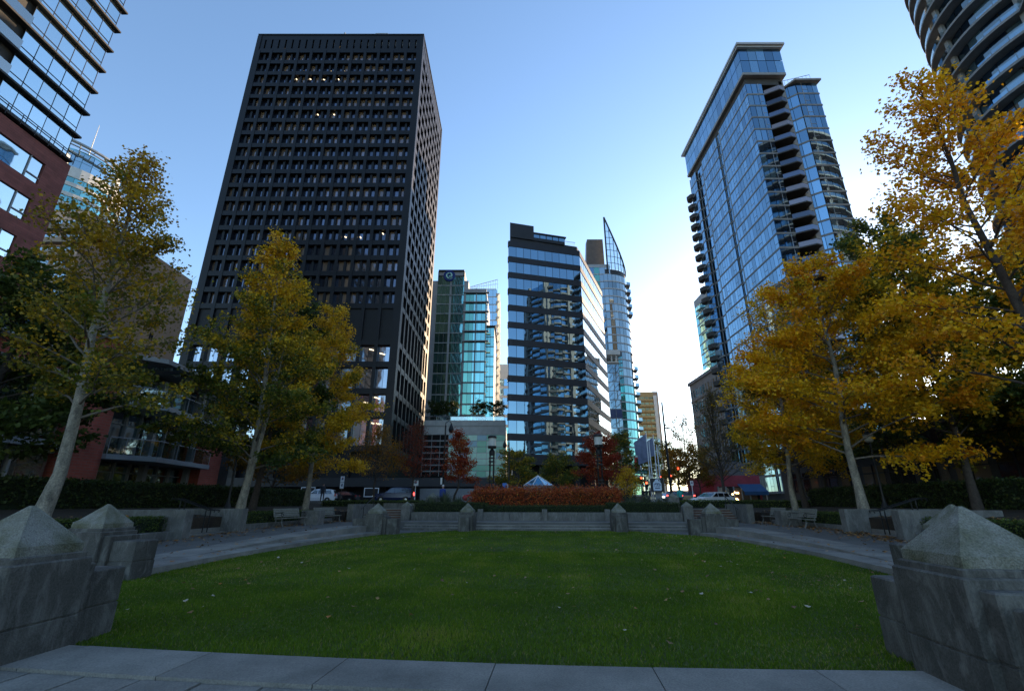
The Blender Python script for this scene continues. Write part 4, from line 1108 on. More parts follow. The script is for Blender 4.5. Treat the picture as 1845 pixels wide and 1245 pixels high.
def gold_block():
    Y = 250; a, b, c_ = atY(1143, 740, Y).x, atY(1180, 740, Y).x, atY(1193, 740, Y).x; Z = atY(1170, 706, Y).z
    t = thing('apartment_block', 'golden brown apartment block with balconies, far down the street', 'building', ((a + b) / 2, Y + 10, 1.25))
    MB().box(a - 4, b, Y + 0.4, Y + 26, 1.2, Z).build('wall', 'gold_wall', t)
    MB().box(b + 0.02, b + 3.2, Y + 2, Y + 26, 1.2, Z + 0.6).build('flank', 'tan_concrete', t)
    MB().box(b - 0.2, b + 1.6, Y - 0.2, Y + 2, 1.2, Z - 2).build('white_fin', 'off_white', t)
    fr = Fr(a - 4, Y + 0.4, 0); W = b - a + 4; pn = Panes(t); z = 8
    while z < Z - 3:
        for i in range(6): pn.add(fr, i * W / 6 + 0.25, (i + 1) * W / 6 - 0.25, z + 0.3, z + 2.3, 0.05, 'glass_olive')
        s = MB(); fbox(s, fr, 0, W - 0.3, 0, 1.0, z - 0.15, z + 0.15); fbox(s, fr, 0, W - 0.3, 0.9, 1.0, z + 0.15, z + 0.95); s.build('balcony', 'gold_wall', t)
        z += 3.1
    pn.flush()
    m = MB(); m.box(a, a + 1.5, Y + 4, Y + 6, Z, Z + 5); m.box(a + 2.2, a + 3.2, Y + 4, Y + 6, Z, Z + 3); m.build('chimney', 'tan_concrete', t)
    # low gridded office in front of it
    Y = 200; a, b = atY(1152, 800, Y).x, atY(1190, 800, Y).x; Z = atY(1165, 790, Y).z
    t = thing('office_block', 'small dark office with white window grid below the golden block', 'building', ((a + b) / 2, Y + 5, 1.25))
    MB().box(a, b, Y + 0.2, Y + 14, 1.2, Z).build('wall', 'charcoal', t)
    fr = Fr(a, Y + 0.2, 0); pn = Panes(t)
    for k in range(8):
        for i in range(7): pn.add(fr, i * (b - a) / 7 + 0.12, (i + 1) * (b - a) / 7 - 0.12, Z - 3.1 * (k + 1) + 0.15, Z - 3.1 * k - 0.15, 0.04, 'glass_grey')
    pn.flush()
    m = MB(); lines(m, fr, [i * (b - a) / 7 for i in range(8)], 0, 0.14, 2, Z, 0.2); rows(m, fr, [Z - 3.1 * k for k in range(9)], 0, b - a, 0.0, 0.12, 0.24); m.build('window_grid', 'off_white', t)
gold_block()

# ------------------------------------------------------------------ blue glass residential tower on the right
def blue_tower():
    X0, Y0, Y1 = 47.0, 71.0, 100.5
    t = thing('residential_tower', 'tall blue glass apartment tower right of centre with an overhanging roof box', 'tower', (54, 86, 1.25))
    ph = 2.9; ZT = 81.5
    zs = [ZT - ph * (k + 1) for k in range(27)]
    pn = Panes(t)
    c = MB(); c.box(X0 + 0.51, X0 + 3.3, Y0 + 0.3, Y1 - 0.1, 1.2, ZT); c.box(X0 + 0.5, 61, Y0 + 3.2, Y1, 1.2, ZT); c.build('core', 'slab_dark', t)
    # near glazed corner: front slice and long left flank in two planes
    fr = Fr(X0, Y0, 0)
    lf = Fr(X0, Y1, R(-90)); LW = Y1 - Y0
    seg = [(LW - 12.5, LW, 0.0, 11), (LW - 22.5, LW - 14.2, 0.0, 8), (LW - 14.2, LW - 12.5, -0.3, 2), (3.6, 7.0, -0.35, 3), (0, 3.6, 0.3, 3)]
    m = MB()
    for z in zs:
        bands = MB()
        for i in range(3):
            w = 3.3 / 3; pn.add(fr, i * w + 0.05, (i + 1) * w - 0.05, z + 0.30, z + ph - 0.14, 0.04, 'glass_blue')
        fbox(m, fr, 2.45, 2.51, 0.0, 0.07, z + 0.3, z + ph); fbox(m, fr, 2.5, 3.1, 0.0, 0.07, z + 1.15, z + 1.22)
        fbox(bands, fr, -0.06, 3.36, -0.3, 0.10, z - 0.10, z + 0.26)
        for a, b, n, k in seg:
            for i in range(k):
                w = (b - a) / k; pn.add(lf, a + i * w + 0.04, a + (i + 1) * w - 0.04, z + 0.28, z + ph - 0.14, n + 0.03, 'glass_blue')
                if i % 4 == 2: fbox(m, lf, a + i * w, a + (i + 1) * w, n, n + 0.06, z + 1.1, z + 1.17)
            fbox(bands, lf, a, b, n - 0.4, n + 0.09, z - 0.12, z + 0.24)
            fbox(m, lf, a - 0.05, a + 0.05, n - 0.3, n + 0.10, z + 0.2, z + ph)
        bands.build('floor_band', 'frame_brown', t)
    m.build('mullions', 'frame_grey', t, kind='stuff')
    # recessed balconies beside the concrete upright
    for z in zs:
        s = MB(); s.prism([(50.4, Y0 + 0.1), (50.4, Y0 + 3.2), (54.0, Y0 + 3.2), (54.0, Y0 - 0.9), (52.8, Y0 - 1.3)][::-1], z - 0.02, z + 0.22); s.build('balcony_slab', 'slab_dark', t)
        r = MB(); r.tube([(50.5, Y0 + 0.1, z + 1.2), (52.8, Y0 - 1.25, z + 1.2), (53.95, Y0 - 0.85, z + 1.2)], 0.04, 5); r.build('balcony_rail', 'charcoal', t)
        g = MB(); g.add([(50.5, Y0 + 0.1, z + 0.25), (52.8, Y0 - 1.25, z + 0.25), (52.8, Y0 - 1.25, z + 1.15), (50.5, Y0 + 0.1, z + 1.15), (53.95, Y0 - 0.85, z + 0.25), (53.95, Y0 - 0.85, z + 1.15)], [(0, 1, 2, 3), (1, 4, 5, 2)]); g.build('balcony_glass', 'glass_black', t)
    u = MB(); u.box(54.0, 54.9, Y0 + 0.2, Y0 + 3.3, 1.2, ZT + 0.8); u.build('concrete_upright', 'slab_grey', t)
    # narrow recessed bay and the projecting corner bay
    f2, w2 = fr_pts(54.9, Y0 + 1.6, 57.0, Y0 - 0.1)
    f3 = Fr(57.0, Y0 - 0.2, 0)
    c = MB(); c.prism([(54.9, Y0 + 1.8), (57.2, Y0 + 0.05), (61.1, Y0 + 0.05), (61.1, Y0 + 4), (54.9, Y0 + 4)], 1.2, ZT - 0.2); c.build('bay_core', 'slab_dark', t)
    b = MB(); m = MB()
    for z in zs:
        for i in range(2): pn.add(f2, i * w2 / 2 + 0.04, (i + 1) * w2 / 2 - 0.04, z + 0.3, z + ph - 0.12, 0.05, 'glass_blue')
        for i in range(4): pn.add(f3, i * 1.05 + 0.04, (i + 1) * 1.05 - 0.04, z + 0.3, z + ph - 0.12, 0.05, 'glass_blue')
        fbox(b, f2, 0, w2, -0.2, 0.1, z - 0.1, z + 0.26); fbox(b, f3, -0.05, 4.28, -0.2, 0.12, z - 0.1, z + 0.26)
        fbox(m, f3, 1.05, 1.11, 0.03, 0.09, z + 0.3, z + ph); fbox(m, f3, 1.05, 2.1, 0.03, 0.09, z + 1.15, z + 1.22)
    b.build('bay_bands', 'frame_brown', t, kind='stuff'); m.build('bay_mullions', 'frame_grey', t, kind='stuff')
    r = MB(); r.prism([(54.2, Y0 + 3), (56.6, Y0 - 0.9), (61.8, Y0 - 1.0), (61.2, Y0 + 5), (54.2, Y0 + 5)], ZT, ZT + 0.4); r.build('bay_roof', 'slab_grey', t)
    r = MB()
    for i in range(10): r.tube([(54.4 + i * 0.62, Y0 + 1.2 - 0.2 * i, ZT + 0.4), (54.4 + i * 0.62, Y0 + 1.2 - 0.2 * i, ZT + 1.7)], 0.03, 4)
    r.tube([(54.4, Y0 + 1.2, ZT + 1.7), (60.0, Y0 - 0.6, ZT + 1.7)], 0.05, 5); r.build('bay_roof_railing', 'charcoal', t)
    # top storey box with the overhanging roof
    TB, TR = 83.6, 90.4
    c = MB(); c.box(X0 + 0.2, 54.6, Y0 + 0.2, Y1 + 0.5, ZT - 0.1, TR); c.build('top_core', 'slab_dark', t)
    ft, flf = Fr(X0 - 0.4, Y0 - 0.7, 0), Fr(X0 - 0.4, Y1 + 0.6, R(-90))
    c = MB(); c.box(X0 - 0.5, 55.2, Y0 - 0.8, Y1 + 0.7, TB - 0.6, TB); c.build('top_floor', 'slab_grey', t)
    c = MB(); c.box(X0 - 0.3, 54.9, Y0 - 0.6, Y1 + 0.6, TB, TR - 0.2); c.build('top_back', 'slab_dark', t)
    for zz in (TB + 0.05, TB + 3.3):
        for i in range(5): pn.add(ft, i * 1.72 + 0.04, (i + 1) * 1.72 - 0.04, zz, zz + 3.1, 0.03, 'glass_blue')
        for i in range(16): pn.add(flf, i * (LW + 1.3) / 16 + 0.04, (i + 1) * (LW + 1.3) / 16 - 0.04, zz, zz + 3.1, 0.03, 'glass_blue')
    c = MB(); c.box(X0 - 1.0, 55.8, Y0 - 1.6, Y1 + 1.6, TR, TR + 0.5); c.box(X0 - 0.8, 55.4, Y0 - 1.2, Y1 + 1.2, TR - 0.35, TR); c.build('roof', 'hotel_grey', t)
    # stacked dark balconies at the far end of the flank
    for z in zs[1:]:
        s = MB(); s.prism([(X0, Y1 - 1.0), (X0 - 1.1, Y1 - 0.7), (X0 - 1.6, Y1 + 0.6), (X0 - 1.0, Y1 + 1.6), (X0, Y1 + 1.8)][::-1], z - 0.05, z + 1.0); s.build('end_balcony', 'slab_dark', t)
    pn.flush()
    # lower slabs behind it: teal edge and the grey stone block
    Yb = 116
    a, b = atY(1260, 640, Yb + 12).x, atY(1300, 640, Yb).x; Z = atY(1264, 512, Yb).z
    t2 = thing('apartment_block', 'narrow teal block peeping out behind the blue glass tower', 'building', ((a + b) / 2, Yb + 6, 1.25))
    MB().box(a + 0.5, b + 5, Yb + 0.2, Yb + 12, 1.2, Z).build('wall', 'frame_grey', t2)
    f = Fr(a + 0.5, Yb + 0.2, 0); p2 = Panes(t2); z = 30
    fl = Fr(a + 0.5, Yb + 12, R(-90))
    while z < Z - 3:
        for i in range(4): p2.add(f, i * 1.4 + 0.1, i * 1.4 + 1.35, z + 0.2, z + 2.7, 0.05, 'glass_teal')
        for i in range(6): p2.add(fl, i * 2 + 0.1, i * 2 + 1.9, z + 0.2, z + 2.7, 0.05, 'glass_teal')
        z += 3.0
    p2.flush()
    a = atY(1256, 760, 122).x; Z = atY(1258, 693, 122).z
    t3 = thing('stone_building', 'grey stone block with small windows behind the bare tree on the right', 'building', (a + 8, 114, 1.25))
    MB().box(a, a + 26, 103, 124, 1.2, Z).build('wall', 'grey_stone', t3)
    f = Fr(a, 124, R(-90)); f1 = Fr(a, 103, 0); p3 = Panes(t3, 'window')
    for k in range(8):
        z = Z - 3.9 - k * 3.6
        for i in range(13): p3.add(f, i * 1.6 + 0.4, i * 1.6 + 1.2, z, z + 2.2, 0.03, 'glass_black')
        for i in range(10): p3.add(f1, i * 1.6 + 0.4, i * 1.6 + 1.2, z, z + 2.2, 0.03, 'glass_black')
    p3.flush()
    m = MB(); m.box(a - 0.4, a + 26.4, 102.6, 124.4, Z, Z + 0.8); m.box(a - 0.2, a + 26, 102.8, 124.2, Z - 4.7, Z - 4.4); m.build('cornice', 'grey_stone', t3)
blue_tower()

# ------------------------------------------------------------------ round balcony tower at the right edge
def round_tower():
    cx, cy, r = 70.0, 42.0, 12.4
    t = thing('round_tower', 'dark round apartment tower with curved balcony slabs, cut by the right picture edge', 'tower', (cx, cy, 1.25))
    MB().prism([(cx + (r - 1.4) * math.cos(2 * math.pi * i / 40), cy + (r - 1.4) * math.sin(2 * math.pi * i / 40)) for i in range(40)], 1.2, 84).build('core', 'slab_dark', t)
    ph = 2.9; pn = Panes(t)
    N = 36
    P = [(cx + (r - 1.25) * math.cos(2 * math.pi * i / N), cy + (r - 1.25) * math.sin(2 * math.pi * i / N)) for i in range(N)]
    for k in range(28):
        z = 3.0 + k * ph
        # slab: round with two squarish balconies pushed out towards the park
        ring = []
        for i in range(72):
            a = 2 * math.pi * i / 72; rr = r
            da = (math.degrees(a) - 224) % 360
            if da > 180: da -= 360
            if 4 < da < 15 or -22 < da < -8: rr = r + 1.7
            ring.append((cx + rr * math.cos(a), cy + rr * math.sin(a)))
        MB().prism(ring, z - 0.18, z + 0.16).build('balcony_slab', 'slab_grey', t)
        g = MB(); 
        for i in range(72):
            a0, a1 = ring[i], ring[(i + 1) % 72]
            c = Vector((cx, cy)); p0 = c + (Vector(a0) - c) * 0.985; p1 = c + (Vector(a1) - c) * 0.985
            if (i // 3) % 4 != 3: g.add([(p0.x, p0.y, z + 0.2), (p1.x, p1.y, z + 0.2), (p1.x, p1.y, z + 1.2), (p0.x, p0.y, z + 1.2)], [(0, 1, 2, 3)])
        g.build('balustrade', 'balustrade_glass', t, kind='stuff')
        for i in range(N):
            f, w = fr_pts(*P[i], *P[(i + 1) % N]); pn.add(f, 0.06, w - 0.06, z + 0.2, z + ph - 0.25, 0.03, 'glass_blue')
        for i in range(0, N, 4):
            a = 2 * math.pi * i / N; x, y = cx + (r - 0.8) * math.cos(a), cy + (r - 0.8) * math.sin(a)
            if math.cos(a) < 0.3: link('column', shared_box(0.5, 0.5, ph - 0.34, 'slab_grey', 'column'), t, (x - cx, y - cy, z + ph / 2 - 1.25))
    pn.flush()
    MB().prism([(cx + (r + 0.6) * math.cos(2 * math.pi * i / 48), cy + (r + 0.6) * math.sin(2 * math.pi * i / 48)) for i in range(48)], 84, 84.6).build('roof', 'slab_grey', t)
round_tower()

# ------------------------------------------------------------------ glass and red panel tower at the left edge
def left_tower():
    X, Yc = -44.4, 37.3
    t = thing('glass_tower', 'pale glass apartment tower with projecting slabs above red panels, at the left edge', 'tower', (X - 8, 24, 1.25))
    zb = atY(133, 288, Yc).z - 0.2               # top of the red base
    MB().box(X - 18, X - 0.3, 0, Yc - 0.3, zb, 74).build('upper_core', 'slab_dark', t)
    MB().box(X - 18, X - 0.25, -2, Yc + 0.5, 1.2, zb - 0.02).build('red_core', 'brick_panel', t)
    fr = Fr(X, 5.0, R(90)); W = Yc - 5.0
    pn = Panes(t); ph = 2.95
    b = MB(); m = MB()
    k = 0; z = zb + 0.3
    while z < 72:
        for i in range(10):                       # ten flush panes at the corner, then a loggia
            u1 = W - i * 1.35 - (0.0 if i < 5 else 2.6); u0 = u1 - 1.335
            if i < 5 or i > 5: pn.add(fr, u0, u1, z + 0.25, z + ph - 0.02, 0.02, 'glass_pale')
        s = MB(); fbox(s, fr, 2.0, W + 0.45, -0.3, 0.42, z - 0.08, z + 0.12); s.build('floor_slab', 'slab_dark', t)
        fbox(m, fr, W - 6.75, W, 0.02, 0.07, z + 0.85, z + 0.89)
        lines(m, fr, [W - i * 1.35 for i in range(6)], -0.02, 0.05, z + 0.2, z + ph, 0.035)
        z += ph
    m.build('mullions', 'charcoal', t)
    bx = MB(); 
    fbox(bx, fr, W - 9.4, W - 6.8, -3.0, -2.8, zb, 72); bx.build('loggia_back', 'dark_void', t)
    g = MB(); 
    z = zb + 0.3
    while z < 72:
        g = MB(); fbox(g, fr, W - 9.4, W - 6.8, 0.3, 0.34, z + 0.15, z + 1.2); g.build('loggia_glass', 'balustrade_glass', t); z += ph
    # red base: horizontal panel bands with long windows
    f = Fr(X, 5.0, R(90)); W = Yc + 0.5 - 5.0
    z = zb; k = 0
    rb = MB(); fbox(rb, f, 0, W, -0.2, 0.12, zb - 1.6, zb); rb.build('panel_band', 'brick_panel', t)
    zc = zb - 1.6
    while zc > 4:
        for a, bb in ((W - 6.6, W - 3.22), (W - 9.9, W - 6.68), (W - 13.3, W - 10.0)):
            pn.add(f, a, bb, zc - 2.25, zc - 0.05, -0.05, 'glass_pale')
        pn.add(f, W - 3.1, W - 2.0, zc - 1.65, zc - 0.05, -0.05, 'glass_pale'); pn.add(f, W - 3.1, W - 2.0, zc - 2.25, zc - 1.72, -0.05, 'glass_pale')
        q = MB(); fbox(q, f, W - 1.9, W, -0.2, 0.115, zc - 2.3, zc); fbox(q, f, 0, W, -0.2, 0.12, zc - 3.9, zc - 2.3); q.build('panel_band', 'brick_panel', t)
        w = MB(); fbox(w, f, W - 3.2, W - 3.12, -0.05, 0.06, zc - 2.3, zc); fbox(w, f, W - 6.7, W - 6.6, -0.05, 0.06, zc - 2.3, zc); fbox(w, f, W - 3.1, W - 1.95, -0.05, 0.05, zc - 1.72, zc - 1.62); w.build('window_frame', 'frame_grey', t)
        zc -= 3.9
    # far end wall of the base seen edge on
    MB().box(X - 18, X + 0.1, Yc + 0.48, Yc + 0.7, 1.2, zb).build('end_panel', 'brick_panel', t)
    r = MB(); fbox(r, fr, 4, W + 0.2, 0.42, 0.47, zb + 1.05, zb + 1.12); lines(r, fr, [W - i * 1.3 for i in range(8)], 0.42, 0.47, zb, zb + 1.1, 0.05); r.build('roof_railing', 'charcoal', t)
    pn.flush(0.003)
left_tower()

# ------------------------------------------------------------------ peach slab and the round white tower behind it
def peach():
    X = -83.0; Ya, Yb, Z = 77.5, 108.0, 56.0
    t = thing('apartment_block', 'peach rendered slab with a blank flank behind the left trees', 'building', (X - 10, 92, 1.25))
    MB().box(X - 22, X, Ya, Yb, 1.2, Z).build('wall', 'peach_wall', t)
    f = Fr(X, Ya, R(90)); pn = Panes(t, 'window')
    for k in range(16):
        z = 5 + k * 2.9
        pn.add(f, 11.0, 12.1, z, z + 1.5, 0.05, 'glass_black'); pn.add(f, 21.5, 22.6, z, z + 1.5, 0.05, 'glass_black')
        s = MB(); fbox(s, f, 12.3, 12.6, 0, 0.35, z - 0.2, z + 1.8); s.build('fin', 'tan_concrete', t)
    fr = Fr(X - 22, Ya, 0)
    for k in range(17):
        z = 5 + k * 2.9
        if z + 2.4 > Z: break
        for i in range(5):
            pn.add(fr, 1 + i * 4.2, 4.6 + i * 4.2, z + 0.9, z + 2.4, 0.06, 'glass_grey')
        s = MB(); fbox(s, fr, 0.5, 21.5, 0.0, 1.1, z - 0.1, z + 0.1); fbox(s, fr, 0.5, 21.5, 1.0, 1.1, z + 0.1, z + 0.95); s.build('balcony', 'tan_concrete', t)
    pn.flush()
    # round tower
    cx, cy, r = -128.5, 112.0, 12.0
    Zt = 100.0
    t = thing('round_tower', 'white and green round tower with a tilted ring crown, behind the left trees', 'tower', (cx, cy, 1.25))
    circ = lambda rr, n=40: [(cx + rr * math.cos(2 * math.pi * i / n), cy + rr * math.sin(2 * math.pi * i / n)) for i in range(n)]
    MB().prism(circ(r - 0.4), 1.2, Zt - 12).build('core', 'off_white', t)
    pn = Panes(t); N = 36; P = circ(r - 0.2, N)
    k = 0; z = 40.0
    while z < Zt - 14:
        MB().prism(circ(r), z - 0.75, z + 0.35).build('floor_band', 'off_white', t)
        for i in range(N):
            if i % 6: f, w = fr_pts(*P[i], *P[(i + 1) % N]); pn.add(f, 0.05, w - 0.05, z + 0.3, z + 2.3, 0.0, 'glass_teal')
        z += 3.1
    MB().prism(circ(r), Zt - 14.6, Zt - 11.5).build('crown_band', 'off_white', t)
    m = MB()
    for i in range(0, N, 6):
        a = 2 * math.pi * (i + 0.5) / N; x, y = cx + (r - 0.1) * math.cos(a), cy + (r - 0.1) * math.sin(a); m.box(x - 0.6, x + 0.6, y - 0.6, y + 0.6, 30, Zt - 8)
    m.build('rib', 'off_white', t)
    P2 = circ(r * 0.86, 28)
    MB().prism(circ(r * 0.84, 28), Zt - 12, Zt - 5).build('crown_core', 'glass_teal', t)
    for i in range(28):
        f, w = fr_pts(*P2[i], *P2[(i + 1) % 28])
        for zz in (Zt - 11.4, Zt - 8.4): pn.add(f, 0.06, w - 0.06, zz, zz + 2.9, 0.0, 'glass_pale')
    pn.flush()
    n = 48; tilt = lambda x, y: Zt - 3.0 - 0.22 * (x - cx) * 0.9
    R1 = [(x, y, tilt(x, y)) for x, y in circ(r * 1.12, n)]; R2 = [(x, y, tilt(x, y)) for x, y in circ(r * 0.9, n)]
    m = MB(); m.tube(R1 + R1[:1], 0.45, 6, cap=False); m.tube(R2 + R2[:1], 0.22, 5, cap=False); m.build('ring', 'frame_grey', t)
    m = MB()
    for i in range(0, n, 2): m.tube([R1[i], R2[i]], 0.14, 4)
    for i in range(0, n, 6): m.tube([R2[i], (R2[i][0], R2[i][1], Zt - 6)], 0.16, 4)
    m.build('ring_spokes', 'frame_grey', t)
    m = MB(); m.tube([(cx + 2, cy, Zt - 5), (cx + 2, cy, Zt + 11)], [0.25, 0.06], 6); m.build('mast', 'off_white', t)
peach()

# ------------------------------------------------------------------ red brick townhouses with balconies on the left
def townhouse():
    X = -24.6
    t = thing('town_house', 'red brick town house with glazed balconies behind the left hedge', 'house', (X - 4, 28, 1.25))
    F0 = 1.3
    MB().box(X - 14, X - 1.6, 8, 44, 1.0, 11.2).build('core', 'slab_dark', t)
    f = Fr(X, 8.0, R(90))                            # u = Y - 8
    y = lambda Y: Y - 8.0
    pn = Panes(t, 'window_pane')
    # brick stack between near bays and balcony bay
    def brick(Ya, Yb, z1, n0=-2.0, n1=0.25, lab=None):
        m = MB(); fbox(m, f, y(Ya), y(Yb), n0, n1, 1.0, z1); return m.build('brick_wall', 'red_brick', t)
    brick(25.4, 28.0, 10.0); brick(25.6, 27.8, 11.0, -2, 0.1); brick(37.2, 39.6, 6.5); brick(14.0, 16.4, 10.0)
    m = MB(); fbox(m, f, y(25.3), y(28.1), -2.1, 0.35, 10.98, 11.2); m.build('chimney_cap', 'slab_grey', t)
    # near bay: windows with blue-white frames, brick parapet and a steel shelf
    for Ya, Yb in ((16.6, 25.3),):
        for z0, z1 in ((1.5, 4.1), (4.9, 8.0)):
            for i in range(4):
                a = y(Ya) + i * (Yb - Ya) / 4
                pn.add(f, a + 0.12, a + (Yb - Ya) / 4 - 0.12, z0, z1, -0.15, 'glass_grey')
                w = MB(); fbox(w, f, a, a + 0.12, -0.4, 0.0, z0 - 0.2, z1 + 0.1); fbox(w, f, a + 0.12, a + (Yb - Ya) / 4, -0.4, -0.02, z1, z1 + 0.14); w.build('window_frame', 'frame_grey', t)
        m = MB(); fbox(m, f, y(Ya), y(Yb), -1.5, -0.04, 8.2, 9.3); m.build('brick_parapet', 'red_brick', t)
        m = MB(); fbox(m, f, y(Ya), y(Yb), -1.2, 0.9, 8.02, 8.22); fbox(m, f, y(Ya), y(Yb), -1.2, 0.5, 4.3, 4.7); fbox(m, f, y(Ya), y(Yb), -1.2, 0.6, 9.3, 9.45); m.build('shelf', 'frame_grey', t)
        m = MB(); fbox(m, f, y(Ya), y(Yb), -1.6, -1.5, 9.4, 10.9); m.build('attic_glazing', 'glass_pale', t)
    # balcony bay: two slabs, glazing set back, glass balustrades, steel canopy
    Ya, Yb = 28.0, 37.2
    for z in (4.35, 7.6):
        m = MB(); q = [f.p(y(Ya), -2, 0), f.p(y(Yb), -2, 0), f.p(y(Yb), 0.9, 0), f.p(y(Ya) + 2.2, 1.9, 0), f.p(y(Ya), 0.5, 0)]
        m.prism([(p.x, p.y) for p in q], z - 0.3, z); sl = m.build('balcony', 'frame_grey', t)
        r = MB(); line = [f.p(y(Ya) + 0.05, 0.45, z + 1.0), f.p(y(Ya) + 2.2, 1.82, z + 1.0), f.p(y(Yb) - 0.05, 0.82, z + 1.0)]
        r.tube(line, 0.03, 6)
        for s_ in (0, 0.33, 0.66, 1.0):
            for a, b in ((line[0], line[1]), (line[1], line[2])):
                p = a.lerp(b, s_); r.tube([(p.x, p.y, z - 0.02), (p.x, p.y, z + 1.0)], 0.02, 5)
        r.build('balcony_rail', 'frame_grey', sl)
        g = MB()
        for a, b in ((line[0], line[1]), (line[1], line[2])): g.add([(a.x, a.y, z + 0.06), (b.x, b.y, z + 0.06), (b.x, b.y, z + 0.94), (a.x, a.y, z + 0.94)], [(0, 1, 2, 3)])
        g.build('balcony_glass', 'balustrade_glass', sl)
    for z0, z1 in ((1.5, 3.95), (4.5, 7.2), (7.75, 9.9)):
        n = 7
        for i in range(n):
            a = y(Ya) + 0.2 + i * (Yb - Ya - 0.4) / n; pn.add(f, a + 0.07, a + (Yb - Ya - 0.4) / n - 0.07, z0, z1, -1.2, ('glass_pale', 'glass_grey')[i % 2])
            w = MB(); fbox(w, f, a - 0.06, a + 0.06, -1.5, -1.05, z0 - 0.1, z1 + 0.12); fbox(w, f, a + 0.06, a + (Yb - Ya - 0.4) / n - 0.06, -1.3, -1.12, z0 + 1.9, z0 + 1.98); w.build('window_frame', 'frame_grey', t)
    c = MB()
    for Y in (28.1, 32.5, 36.9): fbox(c, f, y(Y), y(Y) + 0.35, -0.9, -0.5, 1.2, 9.9)
    c.build('column', 'frame_grey', t)
    r = MB(); q = [f.p(y(27.6), -4, 0), f.p(y(38.6), -4, 0), f.p(y(38.6), 1.9, 0), f.p(y(29.2), 1.9, 0), f.p(y(27.6), 0.4, 0)]
    r.prism([(p.x, p.y) for p in q], 10.25, 10.55); r.build('canopy', 'slab_grey', t)
    for i in range(5):
        m = MB(); fbox(m, f, y(30 + i * 1.7), y(30.8 + i * 1.7), 0.2, 1.7, 10.215, 10.245); m.build('canopy_skylight', 'glass_pale', t)
    # terrace fence and glass in front of the ground floor
    m = MB(); fbox(m, f, y(16), y(42), 2.3, 2.36, 2.25, 2.32); fbox(m, f, y(16), y(42), 2.3, 2.36, 1.9, 1.94); lines(m, f, [y(16 + i * 1.5) for i in range(18)], 2.3, 2.36, 1.0, 2.3, 0.06); m.build('terrace_rail', 'frame_grey', t)
    m = MB(); fbox(m, f, y(28.4), y(33.5), 2.1, 2.14, 1.3, 2.6); m.build('terrace_screen', 'balustrade_glass', t)
    l = MB(); fbox(l, f, y(26.6), y(26.85), 0.25, 0.45, 5.0, 5.3); l.build('wall_lamp', 'charcoal', t)
    pn.flush()
townhouse()

